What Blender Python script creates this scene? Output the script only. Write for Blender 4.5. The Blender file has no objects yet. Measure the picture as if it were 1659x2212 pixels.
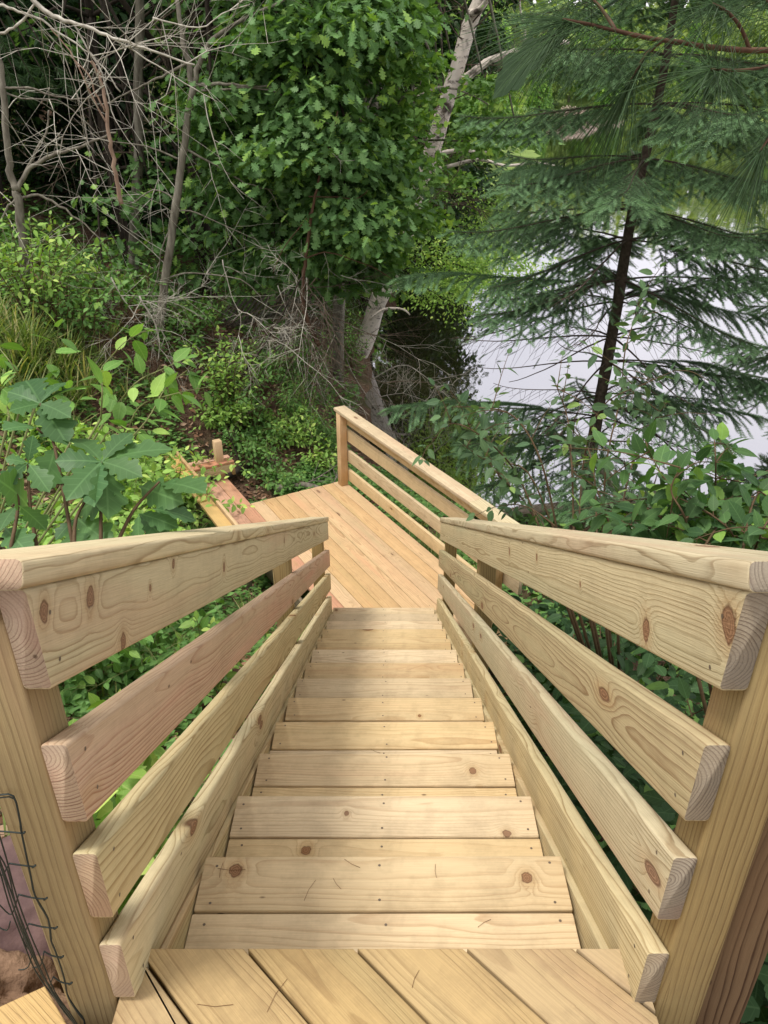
import bpy, math, random
import numpy as np
from mathutils import Vector, Matrix, noise as mnoise
random.seed(7); RS = np.random.RandomState(11)
PI = math.pi
scn = bpy.context.scene; C = scn.collection

# ------------------------------------------------------------------ camera
CZ = 1.424; PITCH = math.radians(28.7); F = 1665.0
cp, sp = math.cos(PITCH), math.sin(PITCH)
cam = bpy.data.cameras.new('camera'); co = bpy.data.objects.new('camera', cam); C.objects.link(co)
co.location = (0, 0, CZ); co.rotation_euler = (PI/2 - PITCH, 0, 0)
cam.sensor_fit = 'VERTICAL'; cam.sensor_height = 36; cam.sensor_width = 27
cam.lens = F/2212*36; cam.clip_start = 0.02; cam.clip_end = 1500
scn.camera = co
def ray(px, py):
    a = (px-829.5)/F; b = (py-1106)/F
    return (a, cp-b*sp, -sp-b*cp)
def atY(px, py, y):
    d = ray(px, py); t = y/d[1]; return Vector((d[0]*t, y, CZ+d[2]*t))
def atZ(px, py, z):
    d = ray(px, py); t = (z-CZ)/d[2]; return Vector((d[0]*t, d[1]*t, z))

# ------------------------------------------------------------------ object helpers
def tag(o, label=None, cat=None, group=None, kind=None):
    if label: o['label'] = label
    if cat: o['category'] = cat
    if group: o['group'] = group
    if kind: o['kind'] = kind
    return o
def thing(name, label, cat, loc=(0, 0, 0), group=None):
    o = bpy.data.objects.new(name, None); C.objects.link(o); o.location = loc
    o.empty_display_size = .1
    return tag(o, label, cat, group)
def mesh_np(name, V, faces_idx, faces_len, mats, parent=None, smooth=False, midx=None, origin=None, uv=None):
    me = bpy.data.meshes.new(name)
    V = np.asarray(V, dtype=np.float32)
    if origin is not None: V = V - np.asarray(origin, dtype=np.float32)
    elif parent is not None: V = V - np.asarray(parent.location, dtype=np.float32)
    me.vertices.add(len(V)); me.vertices.foreach_set('co', V.ravel())
    me.loops.add(len(faces_idx)); me.loops.foreach_set('vertex_index', np.asarray(faces_idx, dtype=np.int32))
    n = len(faces_len); st = np.zeros(n, dtype=np.int32); fl = np.asarray(faces_len, dtype=np.int32); st[1:] = np.cumsum(fl)[:-1]
    me.polygons.add(n); me.polygons.foreach_set('loop_start', st); me.polygons.foreach_set('loop_total', fl)
    if midx is not None: me.polygons.foreach_set('material_index', np.asarray(midx, dtype=np.int32))
    if smooth: me.polygons.foreach_set('use_smooth', np.ones(n, dtype=bool))
    me.update(calc_edges=True)
    if uv is not None:
        at_ = me.attributes.new('leafuv', 'FLOAT2', 'POINT'); at_.data.foreach_set('vector', np.asarray(uv, dtype=np.float32).ravel())
    for m in (mats if isinstance(mats, (list, tuple)) else [mats]): me.materials.append(m)
    o = bpy.data.objects.new(name, me); C.objects.link(o)
    if origin is not None:
        o.location = Vector(origin) - (Vector(parent.location) if parent else Vector((0, 0, 0)))
    if parent: o.parent = parent
    return o
class MB:
    def __init__(s): s.V = []; s.F = []; s.L = []; s.M = []; s.n = 0; s.UV = []; s.huv = False
    def add(s, V, F, m=0):
        V = np.asarray(V, dtype=np.float32).reshape(-1, 3)
        s.V.append(V); s.UV.append(np.zeros((len(V), 2), np.float32))
        for f in F: s.F.extend([i+s.n for i in f]); s.L.append(len(f)); s.M.append(m)
        s.n += len(V)
    def add_np(s, V, fi, fl, m=0, uv=None):
        s.V.append(V.astype(np.float32)); s.UV.append(np.zeros((len(V), 2), np.float32) if uv is None else uv.astype(np.float32)); s.huv = s.huv or uv is not None; s.F.extend((fi+s.n).tolist()); s.L.extend(fl.tolist()); s.M.extend([m]*len(fl)); s.n += len(V)
    def tube(s, pts, rad, seg=6, m=0, cap=True, jit=0):
        pts = [Vector(p) for p in pts]; n = len(pts)
        if np.isscalar(rad): rad = [rad]*n
        V = []; up = None
        for i, p in enumerate(pts):
            d = (pts[min(i+1, n-1)]-pts[max(i-1, 0)])
            if d.length < 1e-9: d = Vector((0, 0, 1))
            d.normalize()
            if up is None: up = d.orthogonal().normalized()
            up = (up - d*up.dot(d))
            if up.length < 1e-6: up = d.orthogonal()
            up.normalize(); w = d.cross(up)
            for k in range(seg):
                a = 2*PI*k/seg; r = rad[i]*(1+(random.uniform(-jit, jit) if jit else 0))
                V.append(p+up*(math.cos(a)*r)+w*(math.sin(a)*r))
        Fc = [(i*seg+k, i*seg+(k+1) % seg, (i+1)*seg+(k+1) % seg, (i+1)*seg+k) for i in range(n-1) for k in range(seg)]
        if cap: Fc += [tuple(range(seg))[::-1], tuple((n-1)*seg+k for k in range(seg))]
        s.add([tuple(v) for v in V], Fc, m)
    def build(s, name, mats, parent=None, smooth=False, origin=None):
        return mesh_np(name, np.concatenate(s.V), s.F, s.L, mats, parent, smooth, s.M, origin, np.concatenate(s.UV) if s.huv else None)

# ------------------------------------------------------------------ node helpers
class NT:
    def __init__(s, mat): s.t = mat.node_tree; s.n = s.t.nodes; s.l = s.t.links
    def new(s, ty, **kw):
        n = s.n.new(ty)
        for k, v in kw.items(): setattr(n, k, v)
        return n
    def put(s, sock, v):
        if isinstance(v, bpy.types.NodeSocket): s.l.new(v, sock)
        elif v is not None: sock.default_value = v
    def m(s, op, a, b=None, c=None, clamp=False):
        n = s.new('ShaderNodeMath', operation=op, use_clamp=clamp)
        s.put(n.inputs[0], a); s.put(n.inputs[1], b); s.put(n.inputs[2], c); return n.outputs[0]
    def xyz(s, x, y, z):
        n = s.new('ShaderNodeCombineXYZ'); s.put(n.inputs[0], x); s.put(n.inputs[1], y); s.put(n.inputs[2], z); return n.outputs[0]
    def noise(s, v, scale, detail=2, rough=.5, out=0):
        n = s.new('ShaderNodeTexNoise'); s.put(n.inputs['Vector'], v); n.inputs['Scale'].default_value = scale
        n.inputs['Detail'].default_value = detail; n.inputs['Roughness'].default_value = rough; return n.outputs[out]
    def mix(s, f, a, b, blend='MIX'):
        n = s.new('ShaderNodeMix', data_type='RGBA', blend_type=blend)
        s.put(n.inputs[0], f); s.put(n.inputs[6], a); s.put(n.inputs[7], b); return n.outputs[2]
    def ramp(s, f, stops, interp='LINEAR'):
        n = s.new('ShaderNodeValToRGB'); n.color_ramp.interpolation = interp
        e = n.color_ramp.elements
        while len(e) > 1: e.remove(e[0])
        for i, (p, c) in enumerate(stops):
            x = e[0] if i == 0 else e.new(p)
            x.position = p; x.color = c if len(c) == 4 else (*c, 1)
        s.put(n.inputs[0], f); return n.outputs[0]
    def mr(s, v, a, b, c=0, d=1):
        n = s.new('ShaderNodeMapRange'); s.put(n.inputs[0], v)
        for i, q in enumerate((a, b, c, d)): n.inputs[i+1].default_value = q
        return n.outputs[0]
def newmat(name):
    m = bpy.data.materials.new(name); m.use_nodes = True
    nt = NT(m); bs = [n for n in m.node_tree.nodes if n.type == 'BSDF_PRINCIPLED'][0]
    return m, nt, bs
def c4(c): return (c[0], c[1], c[2], 1)

def wood(name, light, dark, tint=(.6, .33, .2), tint_amt=.5, tint2=(.42, .42, .25), spacing=.0085, ringamt=.75, knot=.30, rough=.78, dirt=.25, knots=()):
    m, t, bs = newmat(name)
    tc = t.new('ShaderNodeTexCoord').outputs['Object']; rnd = t.new('ShaderNodeObjectInfo').outputs['Random']
    sx = t.new('ShaderNodeSeparateXYZ'); t.put(sx.inputs[0], tc); x, y, z = sx.outputs
    off = t.m('MULTIPLY', rnd, 53.0)
    xo = t.m('ADD', x, off)
    def fr(k): return t.m('FRACT', t.m('MULTIPLY', rnd, k))
    py = t.m('MULTIPLY_ADD', fr(7.13), .13, -.065)
    pz = t.m('MULTIPLY_ADD', fr(13.7), -.07, -.006)
    # knots: a sparse cell grid stretched through the board
    kv = t.xyz(t.m('MULTIPLY', xo, 3.1), t.m('MULTIPLY_ADD', y, 8.5, off), t.m('MULTIPLY', z, 4.0))
    vo = t.new('ShaderNodeTexVoronoi'); vo.inputs['Scale'].default_value = 1; t.put(vo.inputs['Vector'], kv)
    sc = t.new('ShaderNodeSeparateColor'); t.put(sc.inputs[0], vo.outputs['Color'])
    kill = t.m('MULTIPLY', t.m('GREATER_THAN', sc.outputs[0], knot), 9.0)
    kw = t.m('MULTIPLY', t.m('SUBTRACT', t.noise(kv, 3.2, 2), .5), .09)
    kd = t.m('ADD', t.m('ADD', vo.outputs['Distance'], kill), kw)
    for (kx, ky, ks) in knots:
        ex = t.m('MULTIPLY', t.m('SUBTRACT', x, kx), 8.6/ks); ey = t.m('MULTIPLY', t.m('SUBTRACT', y, ky), 7.4/ks)
        kd = t.m('MINIMUM', kd, t.m('ADD', t.m('SQRT', t.m('ADD', t.m('MULTIPLY', ex, ex), t.m('MULTIPLY', ey, ey))), t.m('MULTIPLY', t.m('SUBTRACT', t.noise(tc, 60, 3), .5), .12)))
    n1 = t.noise(t.xyz(t.m('MULTIPLY', xo, 1.3), t.m('MULTIPLY', y, 5), t.m('MULTIPLY', z, 5)), 1.0, 2, .45)
    n2 = t.noise(t.xyz(t.m('MULTIPLY', xo, 7), t.m('MULTIPLY', y, 30), t.m('MULTIPLY', z, 30)), 1.0, 2, .5)
    dy = t.m('SUBTRACT', y, py); dz = t.m('SUBTRACT', z, pz)
    r = t.m('SQRT', t.m('ADD', t.m('MULTIPLY', dy, dy), t.m('MULTIPLY', dz, dz)))
    r = t.m('ADD', r, t.m('MULTIPLY_ADD', n1, .052, -.026))
    r = t.m('ADD', r, t.m('MULTIPLY_ADD', n2, .005, -.0025))
    bump = t.m('EXPONENT', t.m('MULTIPLY', t.m('MULTIPLY', kd, kd), -16.0))
    r = t.m('ADD', r, t.m('MULTIPLY', bump, .030))
    ph = t.m('DIVIDE', r, spacing)
    ph = t.m('ADD', ph, t.m('MULTIPLY', t.noise(t.xyz(ph, off, 0.0), .55, 1), 1.6))
    fc = t.m('FRACT', ph)
    ring = t.ramp(fc, [(0, (.0,)*3), (.45, (.05,)*3), (.72, (.36,)*3), (.88, (1,)*3), (.96, (.8,)*3), (1, (0,)*3)])
    amp = t.mr(t.noise(t.xyz(t.m('MULTIPLY', xo, .8), t.m('MULTIPLY', y, 9), t.m('MULTIPLY', z, 9)), 1.6, 1), .3, .7, .35, 1.0)
    ringf = t.m('MULTIPLY', t.m('MULTIPLY', ring, amp), ringamt*1.35, clamp=True)
    fib = t.noise(t.xyz(t.m('MULTIPLY', xo, 9), t.m('MULTIPLY', y, 420), t.m('MULTIPLY', z, 420)), 1.0, 2, .6)
    base = t.mix(ringf, c4(light), c4(dark))
    tn = t.noise(t.xyz(t.m('MULTIPLY', xo, .9), t.m('MULTIPLY_ADD', y, 11, off), t.m('MULTIPLY', z, 11)), 1.0, 2)
    base = t.mix(t.m('MULTIPLY', t.mr(tn, .50, .66), t.m('MULTIPLY', t.mr(fr(3.3), .2, .9), tint_amt)), base, c4(tint))
    tn2 = t.noise(t.xyz(t.m('MULTIPLY', xo, .7), t.m('MULTIPLY', y, 8), t.m('MULTIPLY_ADD', z, 8, off)), 1.0, 2)
    base = t.mix(t.m('MULTIPLY', t.mr(tn2, .52, .72), .35), base, c4(tint2))
    # knot colour
    kr = t.m('FRACT', t.m('MULTIPLY', kd, 26.0))
    kc = t.mix(kr, (.36, .21, .115, 1), (.17, .085, .045, 1))
    kc = t.mix(t.mr(kd, .085, .12, 0, .8), kc, (.11, .055, .03, 1))
    kn = t.mr(kd, .105, .135, 1, 0); halo = t.mr(kd, .12, .30, .5, 0)
    base = t.mix(halo, base, (.42, .27, .13, 1))
    base = t.mix(kn, base, kc)
    # dirt blotches, pin marks and fibre streaks
    ds = t.m('MULTIPLY_ADD', t.noise(tc, 26.0, 3, .7), .45, t.m('MULTIPLY', t.noise(tc, 6.0, 4, .6), .62))
    base = t.mix(t.m('MULTIPLY', t.mr(ds, .5, .8), dirt), base, (.20, .14, .08, 1))
    sp2 = t.new('ShaderNodeTexVoronoi'); sp2.inputs['Scale'].default_value = 1
    t.put(sp2.inputs['Vector'], t.xyz(t.m('MULTIPLY', xo, 11), t.m('MULTIPLY', y, 26), t.m('MULTIPLY', z, 26)))
    s3 = t.new('ShaderNodeSeparateColor'); t.put(s3.inputs[0], sp2.outputs['Color'])
    spk = t.m('MULTIPLY', t.mr(sp2.outputs['Distance'], .05, .11, .8, 0), t.m('LESS_THAN', s3.outputs[0], .10))
    base = t.mix(spk, base, (.10, .06, .035, 1))
    hv = t.new('ShaderNodeHueSaturation'); t.put(hv.inputs['Color'], base)
    t.put(hv.inputs['Value'], t.m('MULTIPLY', t.m('MULTIPLY_ADD', fr(5.7), .20, .90), t.m('MULTIPLY_ADD', fib, .42, .79)))
    t.put(hv.inputs['Saturation'], t.m('MULTIPLY_ADD', fr(9.1), .22, .90))
    t.put(bs.inputs['Base Color'], hv.outputs[0])
    bs.inputs['Roughness'].default_value = rough; bs.inputs['Specular IOR Level'].default_value = .18
    bn = t.new('ShaderNodeBump'); bn.inputs['Strength'].default_value = .6; bn.inputs['Distance'].default_value = .002
    t.put(bn.inputs['Height'], t.m('ADD', t.m('MULTIPLY', fib, .8), t.m('SUBTRACT', t.m('MULTIPLY', ring, .5), kn)))
    t.put(bs.inputs['Normal'], bn.outputs[0])
    return m

def mk_rail(name, **kw):
    p = dict(light=(.58, .49, .30), dark=(.27, .18, .08), tint=(.54, .36, .22), tint_amt=.55, tint2=(.44, .43, .27), spacing=.0088, ringamt=.68, knot=.30); p.update(kw); return wood(name, **p)
W_RAIL = mk_rail('rail_timber')
W_RAILL1 = mk_rail('rail_timber_left', knot=.12, knots=[(.998-3.536, .036, .9), (1.154-3.536, .037, 1.1), (1.30-3.536, -.055, .9), (1.61-3.536, .055, .7), (2.12-3.536, .010, .9), (1.45-3.536, .02, .45), (3.4-3.536, .03, .8)])
W_RAILR1 = mk_rail('rail_timber_right', knot=.12, knots=[(1.31-3.537, -.034, 1.25), (.994-3.537, .022, 1.5), (2.74-3.537, .02, .8), (2.25-3.537, .03, .7), (1.75-3.537, .0, .4)])
W_RAILP = wood('pinkish_rail_timber', (.55, .39, .27), (.35, .19, .12), tint=(.56, .31, .22), tint_amt=.9, tint2=(.42, .34, .2), spacing=.0075, ringamt=.8)
W_RAILO = wood('streaked_rail_timber', (.50, .41, .24), (.25, .16, .08), tint=(.60, .28, .13), tint_amt=1.5, tint2=(.33, .37, .21), spacing=.0085, ringamt=.8)
W_END = wood('end_grain', (.46, .34, .23), (.21, .12, .075), tint=(.44, .26, .18), tint_amt=.6, tint2=(.30, .25, .2), spacing=.0055, ringamt=.75, dirt=.5, knot=.02)
W_END_SHADE = wood('shade_greyed_end_grain', (.33, .275, .20), (.15, .11, .08), tint=(.33, .20, .14), tint_amt=.6, tint2=(.2, .19, .17), spacing=.0055, ringamt=.75, dirt=.6, knot=.02)  # shaded copy of the end grain: right-hand shade put into the colour
def mk_tread(name, **kw):
    p = dict(light=(.63, .495, .305), dark=(.45, .31, .175), tint=(.57, .37, .22), tint_amt=.5, tint2=(.48, .38, .22), spacing=.0085, ringamt=.6, knot=.2, dirt=.4); p.update(kw); return wood(name, **p)
W_TREAD = mk_tread('tread_timber')
W_DECK = wood('deck_timber', (.58, .40, .22), (.36, .21, .10), tint=(.58, .34, .19), tint_amt=.7, tint2=(.42, .34, .17), spacing=.009, ringamt=.6, knot=.26)
W_UDECK = wood('upper_deck_timber', (.46, .335, .175), (.25, .16, .08), tint=(.44, .29, .16), tint_amt=.5, tint2=(.36, .30, .17), spacing=.010, ringamt=.55, dirt=.5)
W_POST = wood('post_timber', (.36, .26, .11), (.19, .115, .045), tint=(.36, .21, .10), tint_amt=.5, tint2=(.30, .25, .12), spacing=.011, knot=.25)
W_PINK = wood('pink_timber', (.56, .31, .20), (.36, .17, .105), tint=(.58, .28, .19), tint_amt=.7, tint2=(.5, .33, .2), spacing=.010, ringamt=.5)
W_YEL = wood('yellow_timber', (.56, .37, .14), (.36, .22, .08), tint=(.55, .36, .14), tint_amt=.3, tint2=(.48, .36, .15), spacing=.009, ringamt=.5)
W_RED = wood('reddish_timber', (.19, .12, .065), (.06, .03, .016), tint=(.22, .12, .065), tint_amt=.4, tint2=(.2, .13, .07), spacing=.013, ringamt=.95, knot=.4)  # reddish timber set dark, the post's shade is in its colour
W_DARK = wood('dark_timber', (.19, .16, .11), (.10, .075, .05), tint=(.2, .13, .08), tint2=(.15, .16, .1))  # darker brown timber for a landing joist and the bench legs

def simple(name, col, rough=.8, nscale=20, var=.35, bump=.0, col2=None, spec=.2, stretch=None, metal=0):
    m, t, bs = newmat(name)
    tc = t.new('ShaderNodeTexCoord').outputs['Object']
    if stretch:
        mp = t.new('ShaderNodeMapping'); mp.inputs['Scale'].default_value = stretch; t.put(mp.inputs[0], tc); tc = mp.outputs[0]
    n = t.noise(tc, nscale, 5, .6)
    c2 = col2 or tuple(v*(1-var) for v in col)
    t.put(bs.inputs['Base Color'], t.mix(t.mr(n, .3, .7), c4(c2), c4(col)))
    bs.inputs['Roughness'].default_value = rough; bs.inputs['Specular IOR Level'].default_value = spec
    bs.inputs['Metallic'].default_value = metal
    if bump:
        b = t.new('ShaderNodeBump'); b.inputs['Distance'].default_value = bump; b.inputs['Strength'].default_value = .8
        t.put(b.inputs['Height'], n); t.put(bs.inputs['Normal'], b.outputs[0])
    return m
M_SCREW = simple('screw_metal', (.17, .13, .095), .5, 30)
M_WIRE = simple('wire_metal', (.045, .055, .05), .45, 30, metal=.3)
M_BARKG = simple('grey_bark', (.27, .25, .20), .9, 16, bump=.006, col2=(.085, .07, .055), stretch=(1, 1, .3))
M_BARKD = simple('dark_bark', (.055, .042, .032), .9, 14, bump=.01, col2=(.02, .016, .012), stretch=(1, 1, .35))
M_PTWIG = simple('pine_twig_bark', (.125, .07, .042), .85, 40, col2=(.05, .028, .018))
M_BARKS = simple('spruce_bark', (.105, .08, .06), .9, 22, bump=.012, col2=(.035, .026, .02))
M_BARKR = simple('reddish_bark', (.15, .085, .055), .9, 16, bump=.005, col2=(.07, .035, .022), stretch=(1, 1, .3))
M_DEAD = simple('dead_twig', (.64, .61, .53), .9, 14, col2=(.27, .24, .19))
M_DEADB = simple('stripped_branch', (.42, .30, .22), .8, 18, col2=(.20, .12, .085), stretch=(1, 1, .3))
M_DEADD = simple('brown_dead_twig', (.17, .13, .095), .9, 22, col2=(.05, .036, .028))
M_STEM = simple('young_stem', (.13, .085, .045), .7, 30)
M_STEMG = simple('green_stem', (.22, .24, .09), .6, 30)
M_LOG = simple('bleached_log', (.52, .44, .36), .85, 9, bump=.01, col2=(.24, .18, .13))
M_ROCK = simple('purple_rock', (.17, .105, .095), .85, 14, bump=.01, col2=(.085, .05, .05))
M_SAND = simple('sandy_soil', (.30, .19, .12), .95, 26, bump=.02, col2=(.12, .07, .045))
def birch():
    m, t, bs = newmat('birch_bark')
    tc = t.new('ShaderNodeTexCoord').outputs['Object']
    mp = t.new('ShaderNodeMapping'); mp.inputs['Scale'].default_value = (1, 1, 2.2); t.put(mp.inputs[0], tc)
    n = t.noise(mp.outputs[0], 5, 6, .7); n2 = t.noise(tc, 2.2, 3, .6)
    f = t.m('MAXIMUM', t.mr(n, .56, .64), t.mr(n2, .56, .66))
    t.put(bs.inputs['Base Color'], t.mix(f, (.70, .62, .55, 1), (.075, .055, .045, 1)))
    bs.inputs['Roughness'].default_value = .75
    b = t.new('ShaderNodeBump'); b.inputs['Distance'].default_value = .02; t.put(b.inputs['Height'], n); t.put(bs.inputs['Normal'], b.outputs[0])
    return m
M_BIRCH = birch()
def leafmat(name, col, col2, yel=None, yamt=.05, trans=.28, rough=.5, spec=.2, vein=False):
    m, t, bs = newmat(name)
    ri = t.new('ShaderNodeNewGeometry').outputs['Random Per Island']
    f = t.m('FRACT', t.m('MULTIPLY', ri, 17.3))
    base = t.mix(ri, c4(col), c4(col2))
    if yel: base = t.mix(t.m('GREATER_THAN', f, 1-yamt), base, c4(yel))
    n = t.noise(t.new('ShaderNodeTexCoord').outputs['Object'], 60 if vein else 25, 3)
    base = t.mix(t.mr(n, .35, .7, 0, .35), base, c4(tuple(v*.62 for v in col2)))
    at = t.new('ShaderNodeAttribute'); at.attribute_name = 'leafuv'; sv = t.new('ShaderNodeSeparateXYZ'); t.put(sv.inputs[0], at.outputs['Vector'])
    ay = t.m('ABSOLUTE', sv.outputs[1]); isl = t.m('GREATER_THAN', t.m('ADD', ay, sv.outputs[0]), .001)
    mid = t.mr(ay, .008, .022, 1, 0)
    sd_ = t.m('ABSOLUTE', t.m('SUBTRACT', t.m('FRACT', t.m('MULTIPLY', t.m('SUBTRACT', sv.outputs[0], t.m('MULTIPLY', ay, .8)), 7.0)), .5))
    vn = t.m('MAXIMUM', mid, t.mr(sd_, .03, .10, .45, 0)); vn = t.m('MULTIPLY', t.m('MULTIPLY', vn, isl), .25)
    base = t.mix(vn, base, c4(tuple(min(.6, v_*2.0+.05) for v_ in col2)))
    hv = t.new('ShaderNodeHueSaturation'); t.put(hv.inputs['Color'], base)
    t.put(hv.inputs['Value'], t.m('MULTIPLY_ADD', f, .5, .75))
    t.put(bs.inputs['Base Color'], hv.outputs[0])
    bs.inputs['Roughness'].default_value = rough; bs.inputs['Specular IOR Level'].default_value = spec
    tr = t.new('ShaderNodeBsdfTranslucent')
    tcx = t.mix(1.0, hv.outputs[0], (1.5, 1.6, .5, 1), 'MULTIPLY'); t.put(tr.inputs[0], tcx)
    mx = t.new('ShaderNodeMixShader'); mx.inputs[0].default_value = trans
    t.l.new(bs.outputs[0], mx.inputs[1]); t.l.new(tr.outputs[0], mx.inputs[2])
    t.l.new(mx.outputs[0], [n for n in t.n if n.type == 'OUTPUT_MATERIAL'][0].inputs[0])
    return m
L_OAK = leafmat('oak_leaf', (.085, .185, .062), (.16, .29, .10), (.25, .40, .09), .10)
L_WOODS = leafmat('shade_toned_woods_leaf', (.012, .034, .011), (.03, .07, .02), (.07, .13, .03), .05)  # leaf colour set very dark to paint in the depth of shade
L_OAKB = leafmat('near_oak_leaf', (.055, .13, .05), (.105, .215, .072), rough=.42)
L_MAPLE = leafmat('maple_leaf', (.15, .30, .08), (.24, .43, .115), (.36, .52, .12), .15)
L_LIME = leafmat('lime_leaf', (.19, .36, .065), (.30, .49, .11), (.42, .54, .14), .15)
L_BSAP = leafmat('sapling_leaf', (.12, .26, .055), (.20, .38, .085), (.30, .45, .11), .12)
L_SHRUB = leafmat('shrub_leaf', (.09, .20, .055), (.17, .33, .085), (.2, .33, .07), .08)
L_DARK = leafmat('honeysuckle_leaf', (.06, .12, .06), (.11, .19, .085), (.2, .3, .08), .04)
L_HAZEL_SHADE = leafmat('shade_darkened_hazel_leaf', (.028, .072, .028), (.06, .125, .042), (.12, .22, .05), .05)  # shaded copy of the hazel leaf: shade under the rails painted into the colour
L_HAZEL = leafmat('hazel_leaf', (.045, .11, .04), (.09, .18, .055), (.18, .31, .06), .06)
L_FAR = leafmat('far_leaf', (.15, .24, .08), (.26, .36, .12), (.34, .42, .14), .2)
L_GRASS = leafmat('grass_blade', (.12, .2, .05), (.24, .31, .09), (.4, .36, .17), .2)
L_SPRUCE = leafmat('spruce_needle', (.044, .095, .044), (.088, .155, .07), trans=.1, rough=.55)
L_SPRT = leafmat('spruce_tip', (.13, .25, .12), (.20, .34, .16), trans=.1, rough=.55)
L_PINE = leafmat('pine_needle', (.035, .08, .03), (.075, .14, .05), trans=.15, rough=.4)
L_LITTER = leafmat('litter_leaf', (.20, .10, .06), (.30, .18, .11), (.38, .26, .18), .3, trans=.05, rough=.8, spec=.1)
M_PETAL = simple('white_petal', (.8, .8, .72), .6, 10, var=.1)

# ------------------------------------------------------------------ boards
def board(name, p0, p1, wdir, w, t, mat, parent, r=.006, plumb=0.0, plumb1=None, screws=None, seg=4, bow=0, end=None, sside=1):
    """solid rounded board; local x = length, y = width, z = thickness"""
    p0, p1 = Vector(p0), Vector(p1); X = (p1-p0); Ln = X.length; X.normalize()
    Y = Vector(wdir); Y = (Y-X*Y.dot(X)).normalized(); Z = X.cross(Y)
    if plumb1 is None: plumb1 = plumb
    prof = []
    for cx, cy, a0 in ((w/2-r, t/2-r, 0), (-w/2+r, t/2-r, 90), (-w/2+r, -t/2+r, 180), (w/2-r, -t/2+r, 270)):
        for k in range(seg+1):
            a = math.radians(a0+90*k/seg); prof.append((cx+r*math.cos(a), cy+r*math.sin(a)))
    n = len(prof); V = []
    ch = .0018; ns = max(2, int(Ln/.35)+1)
    xs = [0, ch]+[Ln*i/ns for i in range(1, ns)]+[Ln-ch, Ln]
    for i, x in enumerate(xs):
        k = (1-ch*2/w) if i in (0, len(xs)-1) else 1
        for (a, b) in prof:
            f = x/Ln; sh = (plumb*(1-f)+plumb1*f)*a
            bb = bow*math.sin(PI*f)
            V.append((x+sh-Ln/2, a*k, b*k+bb))
    Fc = []
    for i in range(len(xs)-1):
        for k in range(n): Fc.append((i*n+k, i*n+(k+1) % n, (i+1)*n+(k+1) % n, (i+1)*n+k))
    Fc.append(tuple(range(n))[::-1]); Fc.append(tuple((len(xs)-1)*n+k for k in range(n)))
    mb = MB(); mb.add(V, Fc, 0); mb.M[-1] = mb.M[-2] = 2
    for (sx_, sy_) in (screws or []):
        q = [(sx_-Ln/2+0.0034*math.cos(a), sy_+0.0034*math.sin(a), (t/2+.0007)*sside) for a in [2*PI*j/8 for j in range(8)]]
        mb.add(q, [tuple(range(8))], 1)
    me_o = mb.build(name, [mat, M_SCREW, end or mat])
    M = Matrix((X, Y, Z)).transposed().to_4x4(); M.translation = (p0+p1)/2
    if parent: me_o.parent = parent; M.translation = M.translation - parent.location
    me_o.matrix_local = M
    # consistent outward normals
    me = me_o.data; me.flip_normals() if False else None
    return me_o

AL = math.radians(28.5); ca, sa = math.cos(AL), math.sin(AL); TA = math.tan(AL)
def dh(d, h, X): return Vector((X, d*ca-h*sa, CZ-d*sa-h*ca))
def d_at(Y, h): return (Y+h*sa)/ca
RISE, RUN = .185, .341; LZ = -14*RISE+.0  # landing surface
NB = Vector((0, sa, ca))                    # "up" across a sloping rail board

# ---- staircase
st = thing('staircase', 'steep flight of new pale timber steps leading down between two board railings', 'stairs', (0, .9, -.2))
for k in range(1, 14):
    Yn = .883+RUN*k; z = -RISE*k
    kp = {(1, 0): [(510, 1880, 1.1), (1140, 1897, .9)], (2, 0): [(1095, 1800, .75), (748, 1757, .45)], (3, 0): [(1020, 1665, .85), (1035, 1705, .7)], (2, 1): [(660, 1836, .9)], (5, 0): [(905, 1546, .5)], (13, 0): [(727, 1318, .9)]}
    for j, (y1, nm) in enumerate(((Yn, 'tread_board'), (Yn-.1455, 'tread_board'))):
        yc = y1-.07; jx = random.uniform(-.004, .004); tilt = random.uniform(-.0015, .0015)
        sc = [(.03, -.045), (.03, .045), (.424, -.045), (.424, .045), (.82, -.045), (.82, .045)]
        sc = [(a+random.uniform(-.01, .01), b+random.uniform(-.008, .008)) for a, b in sc]
        kk = kp.get((k, j)); wm = W_TREAD
        if kk:
            kq = [(atZ(a, b_, z), s_) for a, b_, s_ in kk]; wm = mk_tread('tread_timber_knotty', knot=.04, knots=[(p_.x, p_.y-yc, s_) for p_, s_ in kq])
        board(nm, (-.424+jx, yc+tilt, z-.019+(.0 if j == 0 else random.uniform(-.0015, .0005))), (.424+jx, yc-tilt, z-.019), (0, 1, 0), .1405, .038, wm, st, r=.005, screws=sc)
for s in (-1, 1):
    X = s*.4475
    board('stringer', dh(d_at(.90, 1.01), 1.01, X), dh(d_at(5.45, 1.01), 1.01, X), NB, .28, .036, W_RAIL, st, r=.003, plumb=-TA)

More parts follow.
